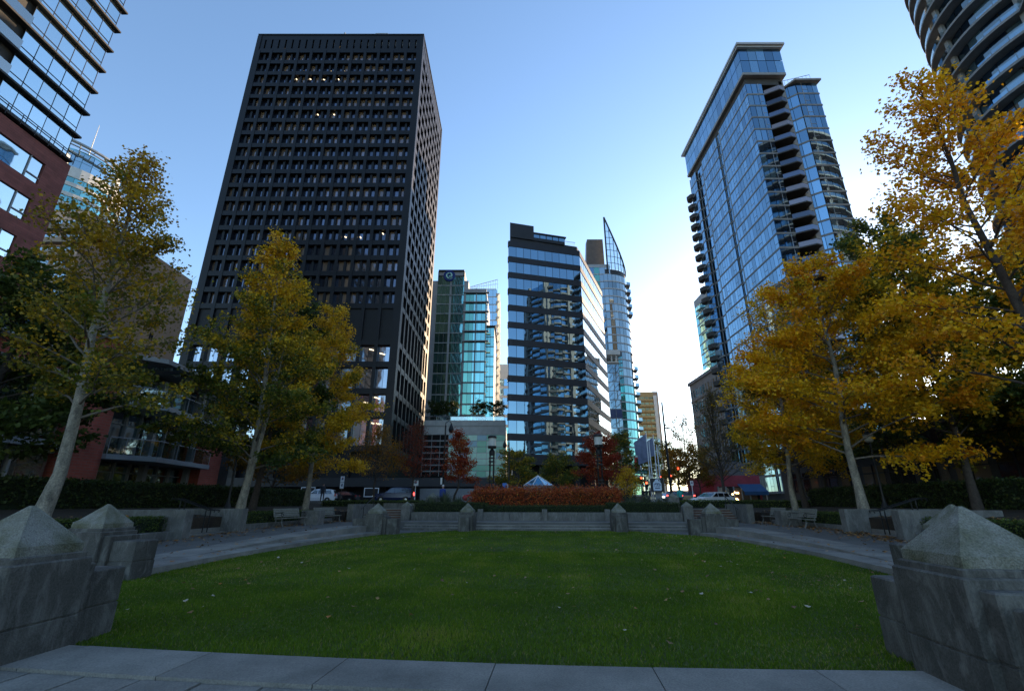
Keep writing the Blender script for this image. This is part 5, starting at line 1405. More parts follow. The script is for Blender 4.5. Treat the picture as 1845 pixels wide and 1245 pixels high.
# ------------------------------------------------------------------ right side: dark low block, shop, mid-rise
def right_low():
    X = 29.0
    t = thing('low_building', 'dark low building with gridded windows behind the right hedge', 'building', (X + 8, 30, 1.25))
    MB().box(X + 0.3, X + 16, 6, 52, 1.0, 6.6).build('wall', 'slab_dark', t)
    f = Fr(X + 0.3, 52, R(-90)); pn = Panes(t)
    for i in range(16):
        for z0, z1 in ((2.6, 4.4),):
            for q in (0, 1): pn.add(f, 1 + i * 2.8 + q * 1.15, 2.1 + i * 2.8 + q * 1.15, z0, z1, 0.03, 'glass_black')
    m = MB()
    for i in range(16):
        for z0 in (2.5,): fbox(m, f, 0.9 + i * 2.8, 3.4 + i * 2.8, 0.0, 0.09, z0, z0 + 0.1); fbox(m, f, 0.9 + i * 2.8, 3.4 + i * 2.8, 0.0, 0.09, z0 + 1.3, z0 + 1.38); fbox(m, f, 2.1 + i * 2.8, 2.17 + i * 2.8, 0, 0.09, z0, z0 + 2.0)
    m.build('window_frame', 'charcoal', t)
    m = MB(); m.box(X - 0.6, X + 16, 5.8, 52.2, 6.6, 7.0); m.build('roof', 'charcoal', t)
    pn.flush()
    # small rosy shop with a blue awning
    a, b = gnd(1285, 900, 1.25), None
    Y = 58.0; xa, xb = atY(1287, 870, Y).x, atY(1372, 870, Y).x; zt = atY(1320, 856, Y).z
    t = thing('shop', 'small rose red shop front with a blue awning, right of the far steps', 'shop', ((xa + xb) / 2, Y + 4, 1.25))
    m = MB(); m.box(xa, xb, Y + 0.3, Y + 9, 1.2, zt); m.build('wall', 'rose_paint', t)
    m = MB(); m.frus(xa + 1.2, xb - 0.2, Y + 0.5, Y + 9, zt, xa + 2.5, xb - 0.6, Y + 3, Y + 8, zt + 1.8); m.build('roof', 'brown_metal', t)
    f = Fr(xa, Y + 0.3, 0); W = xb - xa
    m = MB(); fbox(m, f, 0.4, W - 0.3, 0.0, 0.04, 1.3, zt - 1.3); m.build('shop_window_opening', 'dark_void', t)
    for i in range(5):
        m = MB(); fbox(m, f, 0.5 + i * (W - 1) / 5, 0.5 + (i + 0.85) * (W - 1) / 5, 0.04, 0.09, 1.4, zt - 1.4); m.build('shop_window', 'glass_black_low' if i < 2 else 'glass_black', t)
        m = MB(); fbox(m, f, 0.38 + i * (W - 1) / 5, 0.52 + i * (W - 1) / 5, 0.04, 0.16, 1.3, zt - 1.3); m.build('window_post', 'frame_grey', t)
    m = MB(); A = lambda u, n, z: f.p(u, n, z)
    u0 = W * 0.5
    m.add([A(u0, 0.05, zt - 1.0), A(W, 0.05, zt - 1.0), A(W, 1.6, zt - 1.9), A(u0, 1.6, zt - 1.9), A(u0, 1.6, zt - 2.3), A(W, 1.6, zt - 2.3), A(u0, 0.05, zt - 1.06), A(W, 0.05, zt - 1.06), A(W, 1.56, zt - 1.96), A(u0, 1.56, zt - 1.96)], [(0, 1, 2, 3), (3, 2, 5, 4), (6, 9, 8, 7), (0, 3, 9, 6), (1, 7, 8, 2)]); m.build('awning', 'awning_blue', t)
    m = MB(); m.tube([A(u0 + 2.6, 1.5, 1.25), A(u0 + 2.6, 1.5, zt - 2.0)], 0.05, 6); m.build('awning_pole', 'frame_grey', t)
    rnd = random.Random(4)
    for i in range(16):
        u = 0.7 + rnd.random() * 2.2; z = 1.7 + rnd.random() * (zt - 3.6)
        m = MB(); fbox(m, f, u, u + 0.12, 0.10, 0.16, z, z + 0.16); m.build('string_light', 'warm_light', t)
right_low()

# ------------------------------------------------------------------ towers out of sight: two added to block sun, one known by its reflection
def sun_blocker_tower(label, x0, x1, y0, y1, Z, wall, gl):
    t = thing('out_of_sight_tower', label, 'tower', ((x0 + x1) / 2, (y0 + y1) / 2, 1.25))
    MB().box(x0, x1, y0, y1, 1.2, Z).build('wall', wall, t)
    z = 4.0
    while z < Z - 3:
        m = MB(); m.box(x0 - 0.06, x1 + 0.06, y0 - 0.06, y1 + 0.06, z + 0.7, z + 2.4); m.build('window_band', gl, t)
        m = MB(); m.box(x0 - 0.8, x1 + 0.8, y0 - 0.8, y1 + 0.8, z - 0.15, z + 0.15); m.build('balcony_slab', 'off_white', t)
        z += 3.1
sun_blocker_tower('tall block wholly hidden behind the black office tower', -82, -46, 116, 166, 95, 'tan_concrete', 'glass_grey')  # added unseen: keeps low sun off the peach slab and round white tower
sun_blocker_tower('tall block wholly hidden behind the blue glass tower', 97, 136, 190, 215, 74, 'tan_concrete', 'glass_grey')  # added unseen: keeps low sun off the brick town house
def mirrored_tower():
    cx, cy, r = 84.0, -14.0, 15.0
    t = thing('out_of_sight_tower', 'tall curved tower behind the viewer, seen only mirrored in the centre glass block', 'tower', (cx, cy, 1.25))
    circ = lambda rr, n=32: [(cx + rr * math.cos(2 * math.pi * i / n), cy + rr * math.sin(2 * math.pi * i / n)) for i in range(n)]
    MB().prism(circ(r - 1.2), 1.2, 104).build('core', 'glass_blue', t)
    k = 0; z = 4.0
    while z < 103:
        MB().prism(circ(r), z - 0.2, z + 0.25).build('balcony_slab', 'slab_grey', t)
        m = MB(); m.prism(circ(r - 0.8), z + 0.25, z + 0.9); m.build('parapet', 'slab_grey', t)
        z += 3.0
    for i in range(0, 32, 4):
        a = 2 * math.pi * (i + 0.5) / 32; x, y = cx + (r - 0.5) * math.cos(a), cy + (r - 0.5) * math.sin(a)
        MB().box(x - 0.8, x + 0.8, y - 0.8, y + 0.8, 1.2, 105).build('pier', 'slab_grey', t)
mirrored_tower()
# ================================================================== trees and planting
def skeleton(rnd, H, base, Rc, n_limb, top_pow, low=0.55, rise=0.6, wob=0.25, tilt=(0, 0)):
    """central leader, limbs and twigs; returns trunk polyline, limb polylines, twig polylines"""
    k = 9; tr = []
    wx = wy = 0
    for i in range(k + 1):
        f = i / k
        tr.append(Vector((wx + tilt[0] * f * H, wy + tilt[1] * f * H, f * H)))
        wx += rnd.gauss(0, wob * 0.35); wy += rnd.gauss(0, wob * 0.35)
    def on(z):
        f = max(0, min(0.999, z / H)) * k; i = int(f); return tr[i].lerp(tr[i + 1], f - i)
    limbs, twigs = [], []
    for i in range(n_limb):
        f = (i + rnd.random() * 0.8) / n_limb
        z = base + (H * 0.97 - base) * f
        prof = (low + (1 - low) * min(1, f / 0.28)) * max(0.05, (1 - f)) ** top_pow
        L = Rc * prof * rnd.uniform(0.75, 1.15) + 0.25
        az = i * 2.4 + rnd.gauss(0, 0.35)
        el = rise * (0.45 + 0.9 * f) + rnd.gauss(0, 0.1)
        p = on(z); pts = [p]; n = 5
        for j in range(n):
            e = el + (0.10 - 0.05 * j) * (1 - f) + rnd.gauss(0, 0.07); a = az + rnd.gauss(0, 0.13)
            p = p + Vector((math.cos(a) * math.cos(e), math.sin(a) * math.cos(e), math.sin(e))) * (L / n)
            pts.append(p)
        limbs.append((pts, L, f))
        nt = max(3, int(3 + L * 2.6))
        for j in range(nt):
            q = 0.22 + 0.78 * (j + rnd.random()) / nt; g = min(n - 0.001, q * n); a_ = int(g)
            s = pts[a_].lerp(pts[a_ + 1], g - a_)
            d = (pts[a_ + 1] - pts[a_]).normalized()
            sd_ = Vector((-d.y, d.x, 0)) * (1 if j % 2 else -1)
            v = (d * rnd.uniform(0.4, 0.9) + sd_ * rnd.uniform(0.4, 1.0) + Vector((0, 0, rnd.gauss(0.15, 0.35)))).normalized()
            tl = L * rnd.uniform(0.16, 0.34) * (1.15 - 0.5 * q) + 0.2
            m = s + v * tl * 0.55; e = s + v * tl + Vector((0, 0, rnd.gauss(0.02, 0.08)))
            twigs.append(([s, m, e], f, q))
    return tr, limbs, twigs
def tree(name, label, base, H, Rc, cb, mat, nleaf, size, seed, bark='bark_pale', tr_r=None, n_limb=34, top_pow=0.65, low=0.55, rise=0.6, hue=lambda f, q, r: r.random(), spread=0.20, cat='tree', group=None, clump=0.35, tilt=(0, 0), fork=None, droop=0.5):
    rnd = random.Random(seed); rg = np.random.default_rng(seed)
    if base[1] < 40: nleaf = int(nleaf * 1.6); size *= 1.08
    else: nleaf = int(nleaf * 1.5)
    t = thing(name, label, cat, base, group)
    tr, limbs, twigs = skeleton(rnd, H, cb, Rc, n_limb, top_pow, low, rise, tilt=tilt)
    r0 = tr_r or H * 0.016
    m = MB(); m.smooth = True; m.m = 0
    rad = [r0 * (1.35 if i == 0 else 1) * (1 - 0.93 * i / (len(tr) - 1)) + 0.008 for i in range(len(tr))]
    m.tube([tr[0] - Vector((0, 0, 0.25))] + tr, [rad[0] * 1.1] + rad, 9)
    if fork:
        p0 = tr[0]; m.tube([p0, p0 + Vector((fork[0] * 0.35, fork[1] * 0.35, H * 0.12)), p0 + Vector((fork[0], fork[1], H * 0.4)), p0 + Vector((fork[0] * 1.2, fork[1] * 1.2, H * 0.6))], [r0 * 0.7, r0 * 0.6, r0 * 0.4, 0.02], 7)
    m.m = 1
    for pts, L, f in limbs:
        a = max(0.010, r0 * 0.26 * (1 - 0.7 * f)); n = len(pts)
        m.tube(pts, [a * (1 - 0.85 * i / (n - 1)) + 0.004 for i in range(n)], 5, cap=False)
    for pts, f, q in twigs: m.tube(pts, [0.011, 0.008, 0.004], 3, cap=False)
    m.build('trunk', [bark, 'bark_mid' if bark == 'bark_pale' else bark], t, local=True)
    # leaves hang about the twigs, thicker on some than on others
    wts = np.array([max(0.03, rnd.gauss(1, clump)) * (0.6 + 0.8 * q) * ((p[2] - p[0]).length + 0.15) for p, f, q in twigs]); wts /= wts.sum()
    idx = rg.choice(len(twigs), nleaf, p=wts)
    A = np.array([[tuple(v) for v in p] for p, f, q in twigs])
    u = rg.random(nleaf) ** 0.7
    seg = (u > 0.5).astype(int); w = np.where(seg == 0, u * 2, u * 2 - 1)[:, None]
    pos = A[idx, seg] * (1 - w) + A[idx, seg + 1] * w + rg.normal(0, spread, (nleaf, 3)) * np.array([1, 1, 0.7])
    th = np.array([hue(f, q, rnd) for p, f, q in twigs])
    h = np.clip(th[idx] + rg.normal(0, 0.13, nleaf), 0, 1)
    V, Fc, hh = leaves(pos, size, h, seed, up=0.45, droop=droop)
    link('crown', np_mesh('crown', V, Fc, mat, hh), t)
    return t
def park_pt(x, y, z=0.95): p = pk(x, y, z); return (p.x, p.y, p.z)
def top_at(px, py, b):                # height of a tree whose tip shows at this pixel, standing at b
    Y = b[1]; return atY(px, py, Y).z - b[2]
G1 = 'maples in rows beside the walks'
hz = lambda a, b: (lambda f, q, r: a + (b - a) * f + r.gauss(0, 0.15))
b = park_pt(-15.7, 13.5)
tree('maple_tree', 'olive yellow maple with pale slanting trunk, nearest on the left', b, top_at(255, 283, b), 3.7, 3.2, 'leaf_olive', 9800, 0.10, 1, tr_r=0.19, n_limb=44, hue=hz(0.22, 0.68), top_pow=0.72, low=0.7, rise=0.85, clump=0.6, group=G1)
b = park_pt(-15.7, 22.8)
tree('maple_tree', 'maple with yellow top and green lower crown, second on the left', b, top_at(485, 437, b), 4.3, 2.2, 'leaf_yellow', 18500, 0.12, 2, tr_r=0.18, n_limb=50, hue=lambda f, q, r: 0.2 + 0.6 * f + r.gauss(0, 0.18), top_pow=0.8, low=1.0, group=G1, clump=0.5, fork=(0.9, -0.3))
b = park_pt(-16.4, 30.4)
tree('maple_tree', 'rounded golden yellow maple in front of the black tower, third on the left', b, top_at(590, 553, b), 4.1, 2.3, 'leaf_yellow', 18500, 0.12, 3, tr_r=0.17, n_limb=44, hue=lambda f, q, r: 0.55 + 0.2 * q + r.gauss(0, 0.16), top_pow=0.55, low=1.0, clump=0.5, group=G1)
b = park_pt(13.7, 23.4)
tree('maple_tree', 'large orange gold maple with pale trunk beside the right benches', b, top_at(1515, 470, b), 4.9, 2.5, 'leaf_orange', 23000, 0.122, 4, tr_r=0.19, n_limb=46, hue=lambda f, q, r: 0.42 + 0.3 * q + r.gauss(0, 0.22), top_pow=0.55, low=1.0, rise=0.45, clump=0.55, group=G1)
b = park_pt(13.9, 30.2)
tree('maple_tree', 'thin amber maple in front of the blue glass tower', b, top_at(1378, 532, b), 4.0, 2.5, 'leaf_orange', 9500, 0.11, 5, tr_r=0.15, n_limb=38, hue=lambda f, q, r: 0.34 + 0.22 * q + r.gauss(0, 0.2), top_pow=0.6, low=0.8, group=G1)
b = park_pt(14.6, 14.9)
tree('maple_tree', 'tall rusty maple with dark trunk cut by the right picture edge', b, top_at(1735, 148, b), 4.2, 3.4, 'leaf_orange', 12000, 0.11, 6, bark='bark_dark', tr_r=0.19, n_limb=48, clump=0.6, hue=lambda f, q, r: 0.55 + 0.5 * r.random(), top_pow=0.6, low=0.7, rise=0.7, group=G1)
# second rows
def wt(x, y, z=1.1): return (x, y, z)
b = wt(-20.3, 17.6)
tree('shade_tree', 'dark green leafy tree at the left edge behind the first maple', b, 9.6, 4.6, 1.8, 'leaf_green', 15000, 0.15, 7, bark='bark_dark', tr_r=0.2, n_limb=40, hue=lambda f, q, r: 0.15 + 0.5 * r.random() ** 2 + 0.25 * f, top_pow=0.45, low=0.9)
b = wt(-16.5, 31.0)
tree('shade_tree', 'dense dark green tree between the brick house and the golden maple', b, top_at(420, 520, b), 3.9, 2.4, 'leaf_green', 17000, 0.14, 8, bark='bark_dark', tr_r=0.19, n_limb=44, hue=lambda f, q, r: 0.2 + 0.4 * r.random() ** 2, top_pow=0.45, low=0.9)
b = wt(-21.5, 43.0)
tree('shade_tree', 'low rust brown tree under the golden maple', b, 7.5, 4.2, 1.6, 'leaf_rust', 9000, 0.15, 9, bark='bark_dark', hue=lambda f, q, r: 0.1 + 0.5 * r.random(), top_pow=0.4, low=0.95)
b = wt(24.5, 27.0)
tree('shade_tree', 'tall dark green tree behind the orange maple, with sunlit gaps', b, top_at(1600, 405, b), 5.4, 2.4, 'leaf_green', 21000, 0.16, 10, bark='bark_dark', tr_r=0.24, n_limb=48, hue=lambda f, q, r: 0.35 + 0.65 * r.random() ** 1.2, top_pow=0.42, low=0.9)
b = wt(26.0, 20.5)
tree('shade_tree', 'broad green and gold tree at the right edge behind the walk', b, 12.5, 5.2, 2.0, 'leaf_green', 21000, 0.16, 11, bark='bark_dark', tr_r=0.26, n_limb=46, hue=lambda f, q, r: 0.4 + 0.6 * r.random(), top_pow=0.42, low=0.95)
b = wt(22.0, 36.5)
tree('shade_tree', 'rust gold tree filling the gap between the two right maples', b, 12.0, 4.4, 2.0, 'leaf_orange', 17000, 0.13, 12, bark='bark_dark', hue=lambda f, q, r: 0.15 + 0.6 * r.random(), top_pow=0.45, low=0.9)
b = wt(20.5, 21.5)
tree('maple_tree', 'green and gold maple filling the space between the large gold one and the right edge', b, 13.5, 4.0, 3.2, 'leaf_yellow', 17000, 0.125, 14, bark='bark_dark', tr_r=0.17, n_limb=42, clump=0.6, hue=lambda f, q, r: 0.1 + 0.6 * r.random(), top_pow=0.5, low=0.95, group=G1)
b = wt(27.0, 41.5)
tree('shade_tree', 'dark rusty tree far behind the large gold maple', b, 15.5, 5.4, 3, 'leaf_rust', 15000, 0.18, 13, bark='bark_dark', hue=lambda f, q, r: 0.1 + 0.5 * r.random(), top_pow=0.42, low=0.9)
# street trees beyond the far wall
def st(px, Y, H, Rc, mat, n, size, seed, label, name='street_tree', hue=lambda f, q, r: r.random(), **kw):
    p = atY(px, 890, Y); return tree(name, label, (p.x, Y, 1.5), H, Rc, kw.pop('cb', H * 0.28), mat, n, size, seed, bark=kw.pop('bark', 'bark_dark'), hue=hue, **kw)
st(741, 46, 6.6, 2.7, 'leaf_red', 2600, 0.10, 20, 'nearly bare reddish tree at the foot of the black tower', rise=1.0, n_limb=46, top_pow=0.35, low=1.0, hue=lambda f, q, r: 0.1 + 0.75 * (1 - f) * r.random())
st(672, 42, 5.9, 2.6, 'leaf_rust', 3200, 0.10, 21, 'thinning brown tree right of the golden maple', rise=1.0, n_limb=44, top_pow=0.4, low=1.0, hue=lambda f, q, r: 0.3 + 0.4 * r.random())
st(818, 44, 6.3, 1.9, 'leaf_red', 5200, 0.11, 22, 'bright red young tree left of the barberry hedge', n_limb=26, top_pow=0.75, low=0.9, rise=0.55, hue=lambda f, q, r: 0.45 + 0.5 * r.random())
st(1083, 46, 6.2, 2.5, 'leaf_red', 7000, 0.12, 23, 'deep red rounded tree in front of the mirror glass block', n_limb=34, top_pow=0.5, low=0.95, hue=lambda f, q, r: 0.2 + 0.5 * r.random() + 0.2 * (1 - f))
st(925, 62, 6.4, 3.0, 'leaf_green', 6000, 0.15, 24, 'light green maple left of the glass pyramid', n_limb=30, top_pow=0.35, low=1.0, rise=0.35, hue=lambda f, q, r: 0.7 + 0.25 * r.random())
st(1003, 66, 6.2, 2.9, 'leaf_green', 6000, 0.15, 25, 'green maple right of the glass pyramid', n_limb=30, top_pow=0.35, low=1.0, rise=0.35, hue=lambda f, q, r: 0.6 + 0.3 * r.random())
st(1120, 60, 8.2, 2.9, 'leaf_green', 6500, 0.15, 26, 'olive green tree behind the deep red one', n_limb=32, top_pow=0.5, low=0.95, hue=lambda f, q, r: 0.5 + 0.4 * r.random())
st(1128, 41, 2.6, 1.2, 'leaf_yellow', 1300, 0.10, 27, 'small bright yellow shrub at the right end of the barberry hedge', name='shrub', cat='shrub', n_limb=18, cb=0.4, hue=lambda f, q, r: 0.75 + 0.2 * r.random())
st(1305, 46, 9.8, 3.3, 'leaf_rust', 2600, 0.11, 28, 'dark bare tree with upswept twigs in front of the shop', rise=1.25, n_limb=70, top_pow=0.25, low=1.0, cb=1.9, hue=lambda f, q, r: 0.2 * r.random())
st(1247, 66, 11.0, 3.6, 'leaf_rust', 2600, 0.15, 29, 'sparse tree with a few orange leaves against the bright sky', rise=0.8, n_limb=40, top_pow=0.35, low=1.0, hue=lambda f, q, r: (0.6 + 0.4 * r.random()) * (1 - 0.7 * f))
st(1262, 58, 6.0, 3.0, 'leaf_rust', 5500, 0.13, 30, 'dark rusty tree beside the traffic queue', n_limb=34, top_pow=0.4, low=1.0, hue=lambda f, q, r: 0.3 * r.random() + 0.25 * f)
st(1197, 118, 13.5, 7.0, 'leaf_yellow', 7000, 0.30, 31, 'broad yellow green tree at the end of the street', n_limb=34, top_pow=0.3, low=0.95, hue=lambda f, q, r: 0.3 + 0.15 * r.random())
st(1225, 96, 9.5, 4.0, 'leaf_rust', 4500, 0.24, 32, 'brown orange tree over the traffic queue', n_limb=30, top_pow=0.35, low=0.95, hue=lambda f, q, r: 0.3 + 0.6 * r.random())
# terrace trees on the hotel podium
for i, (px, w_) in enumerate(((780, 2.6), (808, 2.8), (862, 2.6), (893, 2.6))):
    p = atY(px, 757, 114)
    tree('terrace_tree', ('flat topped dark tree, leftmost on the hotel terrace', 'flat topped dark tree, second on the hotel terrace', 'flat topped dark tree, third on the hotel terrace', 'flat topped dark tree, rightmost on the hotel terrace')[i], (p.x, 114.5, p.z - 0.3), 4.6, w_, 1.6, 'leaf_green', 1300, 0.26, 40 + i, bark='bark_dark', n_limb=16, top_pow=0.25, rise=0.3, hue=lambda f, q, r: 0.2 * r.random())
# ornamental grass clumps and small planting behind the far hedge
def clump(x, y, z, r, h, n, seed, label, mat='blade_grey'):
    rg = np.random.default_rng(seed); p = pk(x, y, z)
    a = rg.uniform(0, 2 * np.pi, n); lean = rg.uniform(0.1, 1.0, n) * r; hh = h * rg.uniform(0.5, 1.0, n) * (1.15 - 0.4 * lean / r)
    w = 0.012; b = a + np.pi / 2; s = rg.uniform(0, 0.25 * r, n)
    V = np.empty((n, 5, 3))
    bx, by = s * np.cos(a), s * np.sin(a)
    for j, (f, ww) in enumerate(((0, -1), (0, 1))): V[:, j] = np.stack([bx + ww * w * np.cos(b), by + ww * w * np.sin(b), np.zeros(n)], 1)
    mx, my = bx + 0.4 * lean * np.cos(a), by + 0.4 * lean * np.sin(a)
    V[:, 2] = np.stack([mx + w * np.cos(b), my + w * np.sin(b), hh * 0.7], 1); V[:, 3] = np.stack([mx - w * np.cos(b), my - w * np.sin(b), hh * 0.7], 1)
    V[:, 4] = np.stack([bx + lean * np.cos(a), by + lean * np.sin(a), hh], 1)
    k = np.arange(n)[:, None] * 5
    F = np.concatenate([k + np.array([[0, 1, 2, 3]]), k + np.array([[3, 2, 4, 4]])]).astype(int)
    # second face is a triangle: keep it a quad by splitting the tip
    V2 = np.concatenate([V, V[:, 4:5] + np.array([0.004, 0, 0])], 1); k = np.arange(n)[:, None] * 6
    F = np.concatenate([k + np.array([[0, 1, 2, 3]]), k + np.array([[3, 2, 4, 5]])])
    o = link('ornamental_grass', np_mesh('ornamental_grass', V2.reshape(-1, 3), F, mat, np.repeat(rg.random(n), 6)), None, (p.x, p.y, p.z))
    put(o, label, 'plant', 'ornamental grasses behind the far hedge')
for i, (x, y, r_, h_, l) in enumerate(((-9.6, 36.2, 0.9, 1.15, 'grey green grass clump at far left beside the small pyramid post'), (-8.6, 36.6, 0.9, 1.5, 'tall feathery grass clump behind the far left hedge'), (-7.5, 36.3, 0.9, 1.1, 'grey green grass clump at the left end of the barberry hedge'),
    (5.3, 36.6, 0.9, 1.1, 'grey green grass clump at the right end of the barberry hedge'), (6.4, 36.4, 0.9, 1.3, 'spiky grass clump below the flag poles'), (7.5, 36.6, 0.8, 1.0, 'low grass clump beside the right end post'))):
    clump(x, y, 1.0, r_, h_, 420, 60 + i, l)
# ================================================================== street furniture, cars, people
ZS = 1.56
surf('white_paint', (0.72, 0.74, 0.76), 0.35, 0.08, 2, 0.0)
surf('car_white', (0.75, 0.77, 0.8), 0.15, 0.05, 2, 0.0, spec=0.6)
surf('car_blue', (0.012, 0.022, 0.075), 0.15, 0.1, 2, 0.0, spec=0.6)
surf('car_red', (0.42, 0.012, 0.02), 0.15, 0.1, 2, 0.0, spec=0.6)
surf('car_black', (0.012, 0.012, 0.014), 0.15, 0.1, 2, 0.0, spec=0.6)
surf('car_silver', (0.38, 0.39, 0.41), 0.2, 0.1, 2, 0.0, metal=0.6)
surf('rubber', (0.015, 0.015, 0.015), 0.9, 0.1, 4, 0.1)
surf('rim', (0.45, 0.46, 0.47), 0.3, 0.1, 4, 0.0, metal=0.8)
surf('signal_yellow', (0.55, 0.28, 0.015), 0.5, 0.1, 3, 0.0)
surf('sign_green', (0.0, 0.22, 0.13), 0.5, 0.1, 3, 0.0)
surf('sign_black', (0.012, 0.012, 0.014), 0.5, 0.1, 3, 0.0)
surf('sign_blue', (0.03, 0.14, 0.45), 0.5, 0.1, 3, 0.0)
surf('jug_white', (0.62, 0.72, 0.82), 0.5, 0.05, 3, 0.0)
surf('jug_print', (0.05, 0.10, 0.18), 0.6, 0.1, 3, 0.0)
surf('flag_cloth', (0.17, 0.20, 0.30), 0.9, 0.2, 2, 0.05)
surf('lamp_glass', (0.55, 0.55, 0.5), 0.4, 0.1, 5, 0.0)
surf('skin', (0.42, 0.25, 0.18), 0.6, 0.05, 5, 0.0)
surf('hair', (0.03, 0.02, 0.015), 0.7, 0.2, 20, 0.2)
surf('cap_cloth', (0.6, 0.6, 0.62), 0.8, 0.1, 8, 0.1)
glass('car_glass', (0.35, 0.42, 0.48), 0.12, 0.03, 0.0, 0.1, dark=(0.01, 0.012, 0.014))
glass('pyramid_glass', (0.08, 0.30, 0.48), 0.55, 0.03, 0.01, 0.3, dark=(0.02, 0.10, 0.13))
emit('red_lamp', (1.0, 0.06, 0.02), 4.0)
emit('tail_lamp', (1.0, 0.05, 0.04), 3.0)
emit('head_lamp', (1.0, 0.92, 0.8), 6.0)
def text(name, body, size, mat, parent, loc, rot):
    cu = bpy.data.curves.new(name, 'FONT'); cu.body = body; cu.size = size; cu.align_x = 'CENTER'; cu.align_y = 'CENTER'; cu.extrude = 0.004
    o = bpy.data.objects.new(name, cu); col.objects.link(o)
    dg = bpy.context.evaluated_depsgraph_get(); me = bpy.data.meshes.new_from_object(o.evaluated_get(dg)); bpy.data.objects.remove(o)
    me.materials.clear(); me.materials.append(MATS[mat])
    return link(name, me, parent, loc, rot)
def car(label, loc, rz, paint, kind='suv', head=False, tail=False, group=None):
    """front at local -x; body drawn as cross sections along its length"""
    t = thing('car', label, 'car', loc, group, rz)
    L, W = (4.6, 1.86) if kind == 'suv' else (4.4, 1.78)
    if kind == 'suv':
        prof = [(-2.3, .42, .72), (-2.22, .28, .88), (-1.9, .24, .98), (-1.2, .24, 1.05), (-1.0, .24, 1.08), (1.9, .24, 1.08), (2.2, .28, 1.06), (2.3, .42, .98)]
        roof = [(-1.05, 1.06), (-0.35, 1.62), (0.2, 1.70), (1.5, 1.67), (1.95, 1.60), (2.18, 1.06)]
    else:
        prof = [(-2.2, .40, .62), (-2.1, .26, .78), (-1.7, .22, .86), (-0.95, .22, .95), (1.5, .22, .98), (2.0, .26, .96), (2.2, .40, .86)]
        roof = [(-1.0, 0.94), (-0.2, 1.36), (0.4, 1.44), (1.0, 1.40), (1.75, 0.98)]
    m = MB(); m.smooth = False; vs = []; n = len(prof)
    for x, a, b in prof:
        w = W / 2 * (0.86 if abs(x) > 2.15 else 1.0)
        vs += [(x, -w * .94, a), (x, -w, a + (b - a) * .4), (x, -w * .96, b), (x, -w * .6, b + .03), (x, w * .6, b + .03), (x, w * .96, b), (x, w, a + (b - a) * .4), (x, w * .94, a)]
    fs = [(i * 8 + j, i * 8 + (j + 1) % 8, (i + 1) * 8 + (j + 1) % 8, (i + 1) * 8 + j) for i in range(n - 1) for j in range(8)] + [tuple(range(8)), tuple(range(n * 8 - 1, n * 8 - 9, -1))]
    m.add(vs, fs); body = m.build('body', paint, t, local=True)
    c = MB(); vs = []; k = len(roof)                      # cabin: a roof shell standing on the body
    for x, z in roof:
        w = W / 2 * (.94 - .30 * (z - 1.0) / 1.4 * 1.1); vs += [(x, -w, z), (x, w, z)]
    base = [(x, s * W / 2 * .93, .95) for x in (roof[0][0], roof[-1][0]) for s in (-1, 1)]
    fs = [(2 * i, 2 * i + 1, 2 * i + 3, 2 * i + 2) for i in range(k - 1)]
    lo = len(vs); vs += base
    fs += [tuple([lo] + [2 * i for i in range(k)] + [lo + 2]), tuple([lo + 1] + [2 * i + 1 for i in range(k)] + [lo + 3])]
    c.add(vs, fs); c.build('roof', paint, t, local=True)
    def wz(z): return W / 2 * (.94 - .30 * (z - 1.0) / 1.4 * 1.1)
    zt = max(z for x, z in roof) - .13; zb = 1.1 if kind == 'suv' else .99
    x0, x1 = roof[0][0] + .25, roof[-1][0] - .30
    for s in (-1, 1):
        cuts = np.linspace(x0, x1, 4)
        for i in range(3):
            a, b = cuts[i] + .03, cuts[i + 1] - .03
            ta = a + (.48 if i == 0 else 0); tb = b - (.18 if i == 2 else 0)
            g = MB(); g.add([(a, s * (wz(zb) + .012), zb), (b, s * (wz(zb) + .012), zb), (tb, s * (wz(zt) + .012), zt), (ta, s * (wz(zt) + .012), zt)], [(0, 1, 2, 3)]); g.build('side_window', 'car_glass', t, local=True)
    for (xa, za), (xb, zb_) in ((roof[0], roof[1]), (roof[-1], roof[-2])):
        p, q = .12, .9
        A = (xa + (xb - xa) * p, za + (zb_ - za) * p); B = (xa + (xb - xa) * q, za + (zb_ - za) * q); d = -0.02 if xa < 0 else 0.02
        g = MB(); g.add([(A[0] + d, -wz(A[1]) * .9, A[1] + .01), (A[0] + d, wz(A[1]) * .9, A[1] + .01), (B[0] + d, wz(B[1]) * .9, B[1] + .01), (B[0] + d, -wz(B[1]) * .9, B[1] + .01)], [(0, 1, 2, 3)]); g.build('windscreen' if xa < 0 else 'rear_window', 'car_glass', t, local=True)
    for x in (-1.4, 1.35):
        for s in (-1, 1):
            w = MB(); w.lathe((0, 0, 0), [(.2, -.1), (.33, -.1), (.35, -.06), (.35, .06), (.33, .1), (.2, .1)], 16); w.xf(Matrix.Translation((x, s * (W / 2 - .08), .35)) @ Matrix.Rotation(R(90), 4, 'X')); o = w.build('wheel', 'rubber', t, local=True)
            w = MB(); w.lathe((0, 0, 0), [(.05, -.105), (.21, -.09), (.21, .09), (.05, .105)], 12); w.xf(Matrix.Translation((x, s * (W / 2 - .075), .35)) @ Matrix.Rotation(R(90), 4, 'X')); w.build('rim', 'rim', o, local=True)
    for s in (-1, 1):
        h = MB(); h.bev(-L / 2 - .01, -L / 2 + .22, s * W * .36 - .2, s * W * .36 + .2, .66, .80, .02); h.build('headlight', 'head_lamp' if head else 'rim', t, local=True)
        h = MB(); h.bev(L / 2 - .14, L / 2 + .02, s * W * .41 - .1, s * W * .41 + .1, .80, 1.12 if kind == 'suv' else .95, .02); h.build('taillight', 'tail_lamp' if tail else 'car_red', t, local=True)
